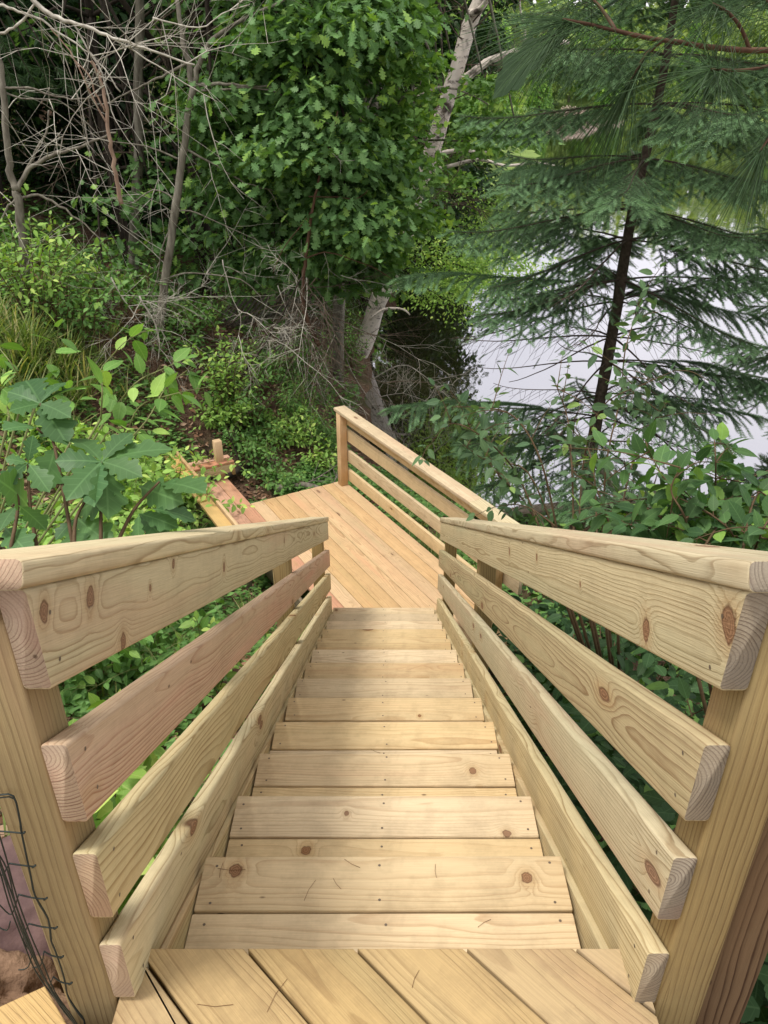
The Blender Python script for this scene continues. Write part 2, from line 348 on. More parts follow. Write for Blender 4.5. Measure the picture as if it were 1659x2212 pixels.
# ---- stair railings
def railing(name, label, s, xi, hs, capx):
    t_ = thing(name, label, 'railing', (s*xi, .8, 0))
    bd = {}
    for i, (ht, hb) in enumerate(hs):
        hm = (ht+hb)/2; Xc = s*(xi+.019); Y1 = (5.27, 5.31, 5.32, 5.34)[i]
        board('rail_board', dh(d_at(.784, hm), hm, Xc), dh(d_at(Y1, hm), hm, Xc), NB, hb-ht, .038, ((W_RAILL1 if s < 0 else W_RAILR1), (W_RAILP if s < 0 else W_RAILO), W_RAIL, W_RAIL)[i], t_, r=.0062, plumb=-TA, end=W_END if s < 0 else W_END_SHADE, sside=-s,
              screws=[(x_+random.uniform(-.01, .01)+y_*-TA, y_+random.uniform(-.008, .008)) for x_ in (.05, 2.95, 5.05) for y_ in (-.038, .038)],
              bow=random.uniform(-.002, .002))
    hc = hs[0][0]-.0195
    a = dh(d_at(.778, hc), hc, s*(xi+.064)); b = dh(d_at(5.28, hc), hc, s*(xi+.064))
    board('cap_rail', a, b, (1, 0, 0), .140, .038, W_RAIL, t_, r=.009, end=W_END if s < 0 else W_END_SHADE)
    # posts
    for Yp, off in ((.787, 0), (3.30, .0), (5.17, 0)):
        hcap = hs[0][0]+.004
        zt = dh(d_at(Yp+.0445, hcap), hcap, 0).z-.028
        zb = -RISE*max(0, (Yp-.883)/RUN)-.75 if Yp > 1 else -.6
        xp = s*(xi+.038+.0455)
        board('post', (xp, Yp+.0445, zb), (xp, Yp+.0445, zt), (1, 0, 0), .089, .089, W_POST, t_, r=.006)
    return t_
HL = ((.098, .239), (.326, .465), (.526, .666), (.727, .865))
HR = ((.101, .241), (.326, .464), (.534, .671), (.748, .882))
rl = railing('stair_railing', 'left-hand stair railing with a broad cap and a pinkish second board', -1, .440, HL, 0)
rr = railing('stair_railing', 'right-hand stair railing with a broad cap and an orange streak in its second board', 1, .445, HR, 0)
# ---- reddish plank against the right post
t_ = thing('reddish_post', 'shade-painted reddish post with bold swirling grain beside the front post of the right railing', 'post', (.64, .85, 0))
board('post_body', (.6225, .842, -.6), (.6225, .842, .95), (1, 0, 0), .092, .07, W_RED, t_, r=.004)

# ---- upper deck, boards on the diagonal, cut flush at Y=.883
ud = thing('upper_deck', 'upper deck of boards laid on the diagonal at the head of the stairs', 'deck', (0, .5, -.02))
def poly_board(name, P, zt, t, along, mat, parent, r=.003):
    """flat board of arbitrary outline P (ccw, world xy); local x along grain"""
    a = Vector((along[0], along[1], 0)).normalized(); b = Vector((-a.y, a.x, 0))
    cen = sum((Vector((p[0], p[1], 0)) for p in P), Vector())/len(P)
    Q = [((Vector((p[0], p[1], 0))-cen).dot(a), (Vector((p[0], p[1], 0))-cen).dot(b)) for p in P]
    n = len(Q)
    def ins(q, d):
        out = []
        for i in range(n):
            p0, p1, p2 = Vector(q[i-1]), Vector(q[i]), Vector(q[(i+1) % n])
            e1 = (p1-p0).normalized(); e2 = (p2-p1).normalized()
            n1 = Vector((-e1.y, e1.x)); n2 = Vector((-e2.y, e2.x)); bs_ = (n1+n2)
            L_ = max(.35, (1+n1.dot(n2))); out.append(p1+bs_*(d/L_))
        return [tuple(v) for v in out]
    layers = [(Q, -t/2), (Q, t/2-r), (ins(Q, r*.35), t/2-r*.3), (ins(Q, r), t/2)]
    V = [(x, y, z) for q, z in layers for x, y in q]
    Fc = [(i*n+k, i*n+(k+1) % n, (i+1)*n+(k+1) % n, (i+1)*n+k) for i in range(3) for k in range(n)]
    Fc += [tuple(range(n))[::-1], tuple(3*n+k for k in range(n))]
    mb = MB(); mb.add(V, Fc); o = mb.build(name, [mat, M_SCREW])
    M = Matrix((a, b, Vector((0, 0, 1)))).transposed().to_4x4(); M.translation = Vector((cen.x, cen.y, zt-t/2))-parent.location
    o.parent = parent; o.matrix_local = M
    return o
def clip(P, nx, ny, c):   # keep nx*x+ny*y<=c
    out = []
    for i in range(len(P)):
        a, b = P[i], P[(i+1) % len(P)]
        da = nx*a[0]+ny*a[1]-c; db = nx*b[0]+ny*b[1]-c
        if da <= 0: out.append(a)
        if da*db < 0:
            f = da/(da-db); out.append((a[0]+(b[0]-a[0])*f, a[1]+(b[1]-a[1])*f))
    return out
q2 = math.sqrt(.5)
for i in range(-9, 12):
    c0 = (-.262+.883)*q2+i*.1468          # coordinate (x+y)/sqrt2 of a gap
    a0, a1 = c0+.003, c0+.1438
    P = [((a0*q2-3*q2), (a0*q2+3*q2)), ((a0*q2+3*q2), (a0*q2-3*q2)), ((a1*q2+3*q2), (a1*q2-3*q2)), ((a1*q2-3*q2), (a1*q2+3*q2))]
    for nx, ny, c in ((0, 1, .883), (0, -1, 1.0), (-1, 0, .80), (1, 0, .479)): P = clip(P, nx, ny, c) if P else P
    P = clip(P, -1, 0, .474) if P else P
    if len(P) >= 3:
        ar = abs(sum(P[k][0]*P[(k+1) % len(P)][1]-P[(k+1) % len(P)][0]*P[k][1] for k in range(len(P))))/2
        if ar < .002: continue
        poly_board('deck_board', P, 0, .036, (1, -1), W_UDECK, ud)
mbj = MB()
board('rim_joist', (-.42, .86, -.135), (.42, .86, -.135), (0, 0, 1), .18, .036, W_RAIL, ud, r=.003)

# ---- landing
U = Vector((.5, -.866, 0)).normalized(); Vv = Vector((U.y*-1, U.x, 0)); Vv = Vector((.866, .5, 0)).normalized()
O = Vector((-.47, 8.11, 0))
def uv(u, v, z=0): return O+U*u+Vv*v+Vector((0, 0, z))
ld = thing('landing_deck', 'lower landing of new orange-tan deck boards at the foot of the stairs', 'deck', uv(1, -.6, LZ))
v = 0.0
for i in range(9):
    va, vb = -.1455*i-.0028, -.1455*i-.1428
    u1 = (8.11-4.95+.5*(va+vb)/2)/.866; u1 = min(u1, 3.7)
    jog = random.uniform(-.003, .003)
    if i < 8:
        board('deck_board', uv(jog, (va+vb)/2, LZ-.0185), uv(u1, (va+vb)/2, LZ-.0185), Vv, .141, .037, W_DECK, ld, r=.004, seg=3,
              screws=[(x_+s_, y_) for x_ in (.05, .45, .86, 1.27, 1.68, 2.1) for s_ in (0,) for y_ in (-.045, .045)])
for i in range(2):
    vm = -1.1455-.0715-.1455*i-.02
    board('deck_board', uv(-.735, vm, LZ-.0175), uv(1.64 if i else 2.6, vm, LZ-.0175), Vv, .1405, .037, W_PINK, ld, r=.004, seg=3,
          screws=[(x_, y_) for x_ in (.4, .8, 1.2, 1.6) for y_ in (-.045, .045)])
board('joist', uv(.0, -.6, LZ-.15), uv(.0, -.01, LZ-.15), (0, 0, 1), .2, .036, W_RAIL, ld, r=.003)
board('joist', uv(.02, -.012, LZ-.15), uv(3.4, -.012, LZ-.15), (0, 0, 1), .2, .036, W_RAIL, ld, r=.003)
board('joist', uv(-.72, -1.42, LZ-.15), uv(2.4, -1.42, LZ-.15), (0, 0, 1), .2, .036, W_DARK, ld, r=.003)
board('joist', uv(1.75, -1.75, LZ-.55), uv(2.1, -.9, LZ-.25), (0, 0, 1), .2, .036, W_POST, ld, r=.003)
for (u_, v_) in ((.1, -.2), (3.0, -.1), (-.6, -1.3), (1.5, -1.35)):
    board('leg', uv(u_, v_, LZ-1.3), uv(u_, v_, LZ-.04), U, .089, .089, W_POST, ld, r=.005)
# landing railing
lr = thing('landing_railing', 'railing with a square end post along the pond side of the landing', 'railing', uv(1.5, 0, LZ))
board('post', uv(.09, -.056, LZ), uv(.09, -.056, LZ+.885), U, .089, .089, W_DECK, lr, r=.006)
board('post', uv(2.95, -.056, LZ), uv(2.95, -.056, LZ+.885), U, .089, .089, W_DECK, lr, r=.006)
for zb in (.055, .295, .545, .745):
    h_ = .14
    board('rail_board', uv(.045, .009, LZ+zb+h_/2), uv(3.2, .009, LZ+zb+h_/2), (0, 0, 1), h_, .036, W_TREAD, lr, r=.006)
board('cap_rail', uv(.0, -.035, LZ+.905), uv(2.58, -.035, LZ+.905), Vv, .14, .038, W_TREAD, lr, r=.007)
board('cap_rail', uv(2.582, -.035, LZ+.905), uv(3.25, -.035, LZ+.905), Vv, .14, .038, W_RAIL, lr, r=.007)
# corner post and the raised frame
cpst = tag(board('corner_post', uv(-.785, -1.225, LZ-1.0), uv(-.785, -1.225, LZ+.475), U, .089, .089, W_DECK, None, r=.006),
           'short square timber post standing at the far end of the pink boards', 'post')
bf = thing('bench_frame', 'unfinished low bench frame of yellow and pink boards beside the landing', 'bench frame', uv(-.3, -1.6, LZ-.2))
board('seat_board', uv(-1.62, -1.675, LZ+.185), uv(-.20, -1.675, LZ+.185), Vv, .135, .036, W_YEL, bf, r=.004)
board('seat_board', uv(-.19, -1.680, LZ+.183), uv(1.3, -1.680, LZ+.183), Vv, .135, .036, W_YEL, bf, r=.004)
board('edge_strip', uv(-1.70, -1.586, LZ+.165), uv(-.17, -1.586, LZ+.165), (0, 0, 1), .14, .034, W_DECK, bf, r=.004)
board('edge_strip', uv(-.165, -1.586, LZ+.160), uv(1.3, -1.586, LZ+.160), (0, 0, 1), .14, .034, W_DECK, bf, r=.004)
board('cross_board', uv(-.755, -1.566, LZ+.20), uv(-.755, -1.075, LZ+.20), U, .115, .03, W_PINK, bf, r=.004)
board('cross_board', uv(-.875, -1.566, LZ+.20), uv(-.875, -1.075, LZ+.20), U, .085, .03, W_PINK, bf, r=.004)
board('apron', uv(-.715, -1.566, LZ+.134), uv(-.715, -1.11, LZ+.134), (0, 0, 1), .098, .034, W_RAIL, bf, r=.003)
board('end_block', uv(-.83, -1.09, LZ+.115), uv(-.69, -1.09, LZ+.115), (0, 0, 1), .135, .034, W_DECK, bf, r=.003)
board('side_board', uv(-.80, -2.7, LZ+.05), uv(-.80, -1.76, LZ+.13), (0, 0, 1), .10, .036, W_YEL, bf, r=.003)
for u_ in (-1.4, -.3, .4, 1.15):
    board('leg', uv(u_, -1.66, LZ-.9), uv(u_, -1.66, LZ+.164), U, .089, .06, W_DARK, bf, r=.004)

# ------------------------------------------------------------------ terrain
WZ = -3.8
CP = [(-.8, 0, -.36), (-.8, 1, -.42), (-2, 0, 0), (-5, 0, .6), (-10, 0, 1.5), (-20, 0, 3), (0, -3, -.2), (-8, -5, 1), (8, -5, -1),
 (-1, 2, -.95), (-1, 3, -1.5), (-1, 4, -2.0), (-1, 5, -2.5), (-1, 6, -2.95), (-1, 7, -3.05), (-3, 1, -.1), (-3, 2.5, -.75), (-3, 4, -1.3), (-3, 6, -1.85), (-1.9, 8.2, -2.95), (-1.2, 8.8, -2.95),
 (-2.6, 8.2, -2.45), (-3.3, 8.6, -1.65), (-4.5, 9, -.8), (-6, 9, -.3), (-9, 10, .7), (-5, 5, -.75), (-6, 3, -.1), (-9, 5, .6),
 (-3.2, 11, -1.35), (-2, 11, -2.0), (-1.3, 10, -2.75), (-.6, 9.6, -3.1), (-1.1, 14, -3.2), (-.5, 17, -3.6), (-3, 17, -2.3), (-6, 14, -.6), (-10, 16, 1), (-10, 25, 2), (-4, 25, -2.2), (0, 22, -3.65), (2, 30, -3.7), (4.2, 42, -3.7), (12, 100, -3.7), (0, 60, -1.5), (-10, 50, 4), (-30, 50, 9), (-30, 20, 6), (-4, 100, 1), (-40, 110, 14),
 (-.3, 11, -3.65), (0, 9, -3.3), (.6, 9.3, -3.65), (1, 8, -3.4), (1, 6, -3.1), (1, 4, -2.7), (1, 2, -1.9), (1, .5, -1.0), (3, 0, -1.5), (3, 2, -2.4), (3, 4, -3.0), (3, 7, -3.5), (3, 9, -3.7), (3, 10.5, -3.95), (6, 0, -2.2), (6, 5, -3.2), (6, 9.3, -3.75), (7, 11, -4.1), (.3, 11.5, -4.1), (.8, 14, -4.6), (1.2, 18, -4.7), (2.5, 24, -4.8), (4, 30, -5), (8, 20, -5.5), (20, 12, -4.2), (20, 0, -2.4), (7, 42, -5), (18, 100, -4.6), (40, 60, -6), (60, 100, -5.5),
 (14, 128, -3.75), (20, 131, -3.7), (28, 150, -3.68), (40, 175, -3.7), (60, 172, -3.7), (90, 150, -3.6), (110, 100, -3.6), (100, 40, -3), (18, 160, -1.5), (30, 190, 0), (60, 200, 0), (0, 170, 7), (30, 250, 14), (80, 260, 14), (140, 200, 12), (-60, 260, 30), (160, 60, 8), (40, -20, -1), (-30, -20, 3), (200, 400, 30), (-100, 400, 45), (50, 400, 35)]
CP = np.array(CP, float)
def _k(A, B): return np.sqrt(((A[:, None, :]-B[None, :, :])**2).sum(-1)+.15)
_w = np.linalg.solve(_k(CP[:, :2], CP[:, :2])+np.eye(len(CP))*.02, CP[:, 2])
def terr(x, y):
    x = np.atleast_1d(np.asarray(x, float)); y = np.atleast_1d(np.asarray(y, float)); sh = x.shape
    P = np.stack([x.ravel(), y.ravel()], 1); out = np.zeros(len(P))
    for i in range(0, len(P), 20000): out[i:i+20000] = _k(P[i:i+20000], CP[:, :2])@_w
    r = np.minimum(1, .35+.02*np.hypot(P[:, 0], P[:, 1]))
    out += r*.11*(np.sin(P[:, 0]*2.3+1.7*np.sin(P[:, 1]*1.1))*np.cos(P[:, 1]*1.9+.8*np.sin(P[:, 0]*1.7)))+.03*np.sin(P[:, 0]*7.1+P[:, 1]*3)*np.cos(P[:, 1]*8.3)
    return out.reshape(sh)
def gz(x, y): return float(terr([x], [y])[0])
def hit(px, py, y0=1.5, y1=200):
    d = ray(px, py); ys = np.geomspace(y0, y1, 400); t = ys/d[1]
    z = CZ+d[2]*t; g = terr(d[0]*t, ys); k = np.argmax(z <= g)
    return Vector((float(d[0]*t[k]), float(ys[k]), float(g[k])))
def axis(c, a, b, n, k):
    u_ = np.linspace(-1, 1, n); s_ = np.sinh(u_*k)/math.sinh(k)
    return c+np.where(u_ < 0, -s_*(a-c)*1.0*-1*-1, s_*(b-c))*1.0 if False else c+np.where(s_ < 0, -s_*(a-c), s_*(b-c))
gx = axis(-1, -150, 220, 330, 5.2); gy = axis(5, -40, 420, 360, 5.0)
GX, GY = np.meshgrid(gx, gy); GZ = terr(GX, GY)
nx_, ny_ = len(gx), len(gy)
Vt = np.stack([GX.ravel(), GY.ravel(), GZ.ravel()], 1)
I = (np.arange(ny_-1)[:, None]*nx_+np.arange(nx_-1)[None, :]).ravel()
Q = np.stack([I, I+1, I+nx_+1, I+nx_], 1)
def groundmat():
    m, t, bs = newmat('forest_floor')
    tc = t.new('ShaderNodeTexCoord').outputs['Object']
    n = t.noise(tc, 1.1, 5, .6); n2 = t.noise(tc, 14, 6, .75); n3 = t.noise(tc, 45, 4, .7)
    c_ = t.mix(t.mr(n2, .35, .65), (.075, .042, .028, 1), (.20, .125, .085, 1))
    c_ = t.mix(t.mr(n3, .5, .7, 0, .8), c_, (.30, .21, .15, 1))
    c_ = t.mix(t.mr(n, .5, .62, 0, .55), c_, (.07, .10, .03, 1))
    sx = t.new('ShaderNodeSeparateXYZ'); t.put(sx.inputs[0], tc)
    c_ = t.mix(t.mr(sx.outputs[1], 24, 50), c_, (.20, .28, .08, 1))
    t.put(bs.inputs['Base Color'], c_); bs.inputs['Roughness'].default_value = .95; bs.inputs['Specular IOR Level'].default_value = .1
    b = t.new('ShaderNodeBump'); b.inputs['Distance'].default_value = .04; t.put(b.inputs['Height'], t.m('ADD', n2, n3)); t.put(bs.inputs['Normal'], b.outputs[0])
    return m
g_o = mesh_np('ground', Vt, Q.ravel(), np.full(len(Q), 4), groundmat(), smooth=True); tag(g_o, kind='structure')
def watermat():
    m, t, bs = newmat('pond_water')
    for n in list(t.n):
        if n.type == 'BSDF_PRINCIPLED': t.n.remove(n)
    tc = t.new('ShaderNodeTexCoord').outputs['Object']
    mp = t.new('ShaderNodeMapping'); mp.inputs['Scale'].default_value = (1, .45, 1); t.put(mp.inputs[0], tc)
    n = t.noise(mp.outputs[0], 5.5, 3, .55); nb = t.noise(mp.outputs[0], 1.1, 2, .5)
    b = t.new('ShaderNodeBump'); b.inputs['Distance'].default_value = .005; b.inputs['Strength'].default_value = .3
    t.put(b.inputs['Height'], t.m('ADD', t.m('MULTIPLY', n, t.mr(nb, .4, .62)), nb))
    df = t.new('ShaderNodeBsdfDiffuse'); df.inputs[0].default_value = (.045, .042, .018, 1)
    gl = t.new('ShaderNodeBsdfGlossy'); gl.inputs['Roughness'].default_value = .025; gl.inputs[0].default_value = (.90, .90, .98, 1)  # gloss colour carries the lavender tint of the reflected sky
    t.put(gl.inputs['Normal'], b.outputs[0])
    fr = t.new('ShaderNodeFresnel'); fr.inputs[0].default_value = 1.9
    mx = t.new('ShaderNodeMixShader'); t.put(mx.inputs[0], t.m('MULTIPLY_ADD', fr.outputs[0], .75, .40, clamp=True))
    t.l.new(df.outputs[0], mx.inputs[1]); t.l.new(gl.outputs[0], mx.inputs[2])
    t.l.new(mx.outputs[0], [n for n in t.n if n.type == 'OUTPUT_MATERIAL'][0].inputs[0])
    return m
wt = mesh_np('pond_water', [(-60, 6, WZ), (200, 6, WZ), (200, 300, WZ), (-60, 300, WZ)], [0, 1, 2, 3], [4], watermat()); tag(wt, kind='structure')

# ------------------------------------------------------------------ leaf templates (x = along the leaf from its stalk, z = up)
def fan(outline, fold=.10, droop=.12, L_=1.0):
    """outline: list of (x,y>=0) from base to tip; makes both halves folded about the midrib"""
    xs = [p[0] for p in outline]; V = []; F_ = []
    for (x, y) in outline: V.append((x, 0, -droop*x*x))
    n = len(outline)
    for sgn in (1, -1):
        b0 = len(V)
        for (x, y) in outline: V.append((x, sgn*y, -droop*x*x+fold*y-.25*fold*y*y*4))
        for i in range(n-1):
            q_ = (i, i+1, b0+i+1, b0+i) if sgn > 0 else (i, b0+i, b0+i+1, i+1)
            F_.append(q_)
    return np.array(V, float), F_
OVAL = fan([(0, .0), (.18, .20), (.45, .27), (.75, .17), (1, 0)], .25, .15)
SERR = fan([(0, .03), (.08, .16), (.13, .155), (.20, .24), (.26, .23), (.35, .285), (.41, .265), (.50, .275), (.56, .24), (.65, .225), (.71, .18), (.80, .145), (.87, .08), (1, 0)], .2, .18)
OAKL = fan([(0, .02), (.12, .05), (.20, .17), (.26, .13), (.33, .14), (.40, .30), (.47, .33), (.50, .20), (.56, .18), (.63, .38), (.72, .37), (.73, .22), (.79, .18), (.87, .26), (.92, .20), (.93, .08), (1, 0)], .15, .14)
OAKN = fan([(0, .015), (.10, .03), (.20, .12), (.27, .16), (.31, .13), (.36, .14), (.42, .23), (.49, .27), (.53, .25), (.55, .19), (.60, .20), (.67, .29), (.74, .30), (.77, .25), (.79, .19), (.85, .19), (.90, .14), (.94, .07), (1, 0)], .22, .24)
MAPL = fan([(.0, .02), (-.08, .16), (.03, .20), (.0, .38), (.14, .34), (.22, .52), (.33, .36), (.42, .42), (.44, .22), (.55, .13), (.66, .27), (.72, .12), (1, 0)], .12, .12)
DIAM = (np.array([(0, 0, 0), (.45, .24, .05), (1, 0, -.12), (.45, -.24, .05)]), [(0, 1, 2, 3)])
CLUMP = (np.array([(0, 0, 0), (.4, .3, .1), (1, .1, -.1), (.5, -.3, .05), (.1, .1, .35), (.6, -.05, .45), (.9, -.2, .3), (.2, -.35, .25)]), [(0, 3, 2, 1), (4, 7, 6, 5)])
def rot_frames(D, N):
    D = D/np.linalg.norm(D, axis=1, keepdims=True)
    N = N-D*(N*D).sum(1, keepdims=True); ln = np.linalg.norm(N, axis=1, keepdims=True); N = np.where(ln < 1e-4, np.array([[.3, .9, .1]]), N)
    N = N-D*(N*D).sum(1, keepdims=True); N /= np.linalg.norm(N, axis=1, keepdims=True)
    return D, np.cross(N, D), N
def scatter(mb, tpl, P, D, N, S, m=0):
    TV, TF = tpl; P = np.asarray(P, float); n = len(P)
    if n == 0: return
    D, Y, N = rot_frames(np.asarray(D, float), np.asarray(N, float))
    S = np.asarray(S, float).reshape(-1, 1, 1)
    V = P[:, None, :]+S*(TV[None, :, 0, None]*D[:, None, :]+TV[None, :, 1, None]*Y[:, None, :]+TV[None, :, 2, None]*N[:, None, :])
    k = TV.shape[0]; fi = np.array([i for f in TF for i in f]); fl = np.array([len(f) for f in TF])
    FI = (fi[None, :]+(np.arange(n)*k)[:, None]).ravel(); FL = np.tile(fl, n)
    mb.add_np(V.reshape(-1, 3), FI, FL, m, np.tile(TV[:, :2], (n, 1)) if k > 8 else None)
def rn(n, s=1.0): return RS.randn(n, 3)*s
def sprays(mb, tpl, cen, rad, nclus, per, size, droop=.35, flat=.35, shell=.55, m=0, csize=.35):
    """leaves in layered sprays through an ellipsoid"""
    cen = np.array(cen, float); rad = np.array(rad, float)
    q_ = rn(nclus); q_ /= np.linalg.norm(q_, axis=1, keepdims=True); rr_ = (shell+(1-shell)*RS.rand(nclus, 1))**.6
    cc = cen+q_*rr_*rad
    out = q_*rad; out[:, 2] *= .2; out /= np.linalg.norm(out, axis=1, keepdims=True)+1e-9
    P = np.repeat(cc, per, 0)+rn(nclus*per)*np.array([csize, csize, csize*flat])
    D = np.repeat(out, per, 0)+rn(nclus*per, .6); D[:, 2] -= droop
    N = rn(nclus*per, .45)+np.array([0, 0, 1.0])+np.repeat(out, per, 0)*.4
    scatter(mb, tpl, P, D, N, size*(.65+.6*RS.rand(nclus*per)), m)

# limbs
def wander(p, d, L_, n, curl=.25, grav=0.0):
    pts = [Vector(p)]; d = Vector(d).normalized(); b = Vector(rn(1)[0])*curl*.5
    for i in range(n):
        d = (d+Vector(rn(1)[0])*curl*.35+b*.35+Vector((0, 0, grav))).normalized(); pts.append(pts[-1]+d*(L_/n))
    return pts
def twigs(mb, p, d, L_, r, lev, curl=.3, grav=0, kids=(4, 7), m=0, seg=4):
    n = max(3, int(3+lev*2)); pts = wander(p, d, L_, n, curl, grav)
    mb.tube(pts, [r*(1-.75*i/n) for i in range(n+1)], seg if lev else 3, m, cap=False)
    if lev:
        for _ in range(random.randint(*kids)):
            k = random.randint(1, n-1); dd = (pts[k+1]-pts[k]).normalized()
            sd = Vector(rn(1)[0]); sd = (sd-dd*sd.dot(dd)).normalized()
            twigs(mb, pts[k], dd*.75+sd*random.uniform(.5, 1.0), L_*random.uniform(.35, .62), r*.55, lev-1, curl, grav, kids, m, seg)
def interp(pts, k=3):
    """catmull-rom through pts"""
    P = [Vector(p) for p in pts]; out = []
    for i in range(len(P)-1):
        a, b, c_, d = P[max(i-1, 0)], P[i], P[i+1], P[min(i+2, len(P)-1)]
        for j in range(k):
            t = j/k; out.append(.5*((2*b)+(c_-a)*t+(2*a-5*b+4*c_-d)*t*t+(3*b-a-3*c_+d)*t**3))
    out.append(P[-1]); return out
def pl(pts, y, dy=0):
    n = max(1, len(pts)-1); return [atY(px, py, y+dy*i/n) for i, (px, py) in enumerate(pts)]

# ------------------------------------------------------------------ generic trees
def atT(px, py, t):
    d = ray(px, py); return Vector((d[0]*t, d[1]*t, CZ+d[2]*t))
def crown_tree(name, label, cat, trunk, r0, r1, blobs, tpl, lmat, bmat, group=None, limbs=10, size=.14, **kw):
    """trunk: list of points; blobs: (centre, radii, nclusters, per)"""
    base = Vector(trunk[0]); t_ = thing(name, label, cat, base, group)
    mb = MB(); P = interp(trunk, 4); n = len(P)
    mb.tube(P, [r0+(r1-r0)*i/(n-1) for i in range(n)], 10, jit=.06)
    for (c_, rad, nc, per) in blobs:
        for _ in range(max(1, limbs//len(blobs))):
            k = random.randint(n//3, n-1); a = P[k]
            b = Vector(c_)+Vector((random.uniform(-.6, .6)*rad[0], random.uniform(-.6, .6)*rad[1], random.uniform(-.6, .4)*rad[2]))
            m_ = (a+b)/2+Vector((0, 0, .15*(b-a).length))
            q_ = interp([a, m_, b], 4); mb.tube(q_, [r1*.55*(1-.8*i/(len(q_)-1))+.006 for i in range(len(q_))], 5)
            twigs(mb, b, (b-m_).normalized(), rad[0]*.6, .012, 1)
    mb.build('trunk', bmat, t_, smooth=True)
    lb = MB()
    for (c_, rad, nc, per) in blobs: sprays(lb, tpl, c_, rad, nc, per, size, **kw)
    lb.build('crown', lmat, t_)
    return t_
def g(x, y, dz=0): return Vector((x, y, gz(x, y)+dz))

# big red oak whose leaves fill the upper middle
B_ = []
rr_ = random.Random(5)
reg = []
while len(reg) < 56:
    px = rr_.uniform(470, 900); py = rr_.uniform(-20, 570)
    if px > 860-.10*py+60*math.sin(py*.02) or px < 520+60*math.sin(py*.017)-(.18*py if py < 300 else 54) or (py > 470 and px < 610): continue
    reg.append((px, py, rr_.uniform(10.4, 11.9), rr_.uniform(.32, .62)))
reg += [(650, 560, 11.4, .4), (735, 600, 11.6, .4), (815, 590, 11.8, .38), (690, 540, 11, .4), (560, 470, 11.6, .42), (500, 380, 11.8, .4), (490, 270, 11.8, .4), (600, 590, 11.8, .3), (530, 560, 12, .35)]
for (px, py, y, r) in reg: B_.append((atY(px, py, y), (r, r*.9, r*.55), int(18+26*r), 12))
for (px, py, y, r, nc) in [(600, -130, 11.2, 1.1, 50), (800, -120, 11.4, 1.0, 50), (700, -380, 11.6, 1.3, 50), (640, -600, 12, 1.5, 50), (420, -330, 11.5, 1.5, 50), (200, -360, 11.5, 1.6, 50), (30, -400, 11, 1.6, 45), (860, -520, 12, 1.4, 45)]: B_.append((atY(px, py, y), (r, r*.9, r*.7), nc, 12))
crown_tree('oak_tree', 'large dark green oak with pointed lobed leaves overhanging the bank', 'tree',
           [g(-3.0, 13.2, -.3), (-2.9, 13, 0), (-2.5, 12.6, 2.5), (-2.0, 12, 5)], .19, .09, B_, OAKL, L_OAK, M_BARKD, size=.145, limbs=46, shell=.2, csize=.22, flat=.45, droop=.5)
# oak sprigs seen deeper in the shade at left
B_ = [(atY(px, py, y), (r, r, r*.8), nc, 11) for (px, py, y, r, nc) in [(480, 60, 12.8, .6, 22), (450, 190, 12.6, .5, 16), (420, 20, 12.8, .6, 18), (300, 330, 12.2, .35, 7), (240, 430, 11.6, .35, 9), (330, 400, 12, .3, 7), (250, 560, 11.2, .45, 9), (480, 420, 12.6, .5, 10), (300, 520, 11.8, .4, 8), (100, 50, 12.6, .5, 6), (450, 540, 12, .55, 18)]]
crown_tree('oak_tree', 'shaded young oak with scattered leaf sprigs behind the bare branches', 'tree',
           [g(-4.3, 13.6, -.3), (-4.4, 13.5, 1), (-4.2, 13.3, 3.4)], .10, .05, B_, OAKL, L_OAK, M_BARKD, size=.15, limbs=22, csize=.2, flat=.5, droop=.5)
# maple with brighter leaves beside the birch
B_ = []
for (px, py, y, r) in [(860, 30, 11.6, .42), (900, 110, 17.5, .6), (860, 150, 11.4, .45), (930, 190, 17.4, .6), (880, 240, 11.5, .45), (960, 250, 17.3, .6), (1010, 225, 17.2, .55), (1060, 240, 16.8, .45), (1100, 285, 12.8, .26), (1040, 300, 12.4, .33), (975, 320, 17.2, .55), (905, 320, 17.3, .5), (860, 350, 11.4, .42),
                     (930, 390, 17.2, .5), (985, 390, 17, .4), (890, 430, 17.2, .5), (850, 470, 11.6, .33), (900, 480, 12, .25), (830, 540, 12, .3), (770, 565, 12, .3), (880, -120, 12, 1.0), (960, -260, 12.6, 1.1), (1075, 190, 13, .25), (820, 300, 11.3, .4), (840, 410, 11.4, .4)]:
    B_.append((atY(px, py, y), (r, r*.9, r*.5), int(14+44*r), 13))
crown_tree('maple_tree', 'bright green maple with small star-shaped leaves in front of the birch trunk', 'tree',
           [g(-.9, 14.2, -.3), (-.7, 14, -1), (.1, 13.6, 2.4), (.5, 13.4, 5)], .12, .05, B_, MAPL, L_MAPLE, M_BARKG, size=.115, limbs=30, shell=.15, csize=.20, flat=.35, droop=.3)
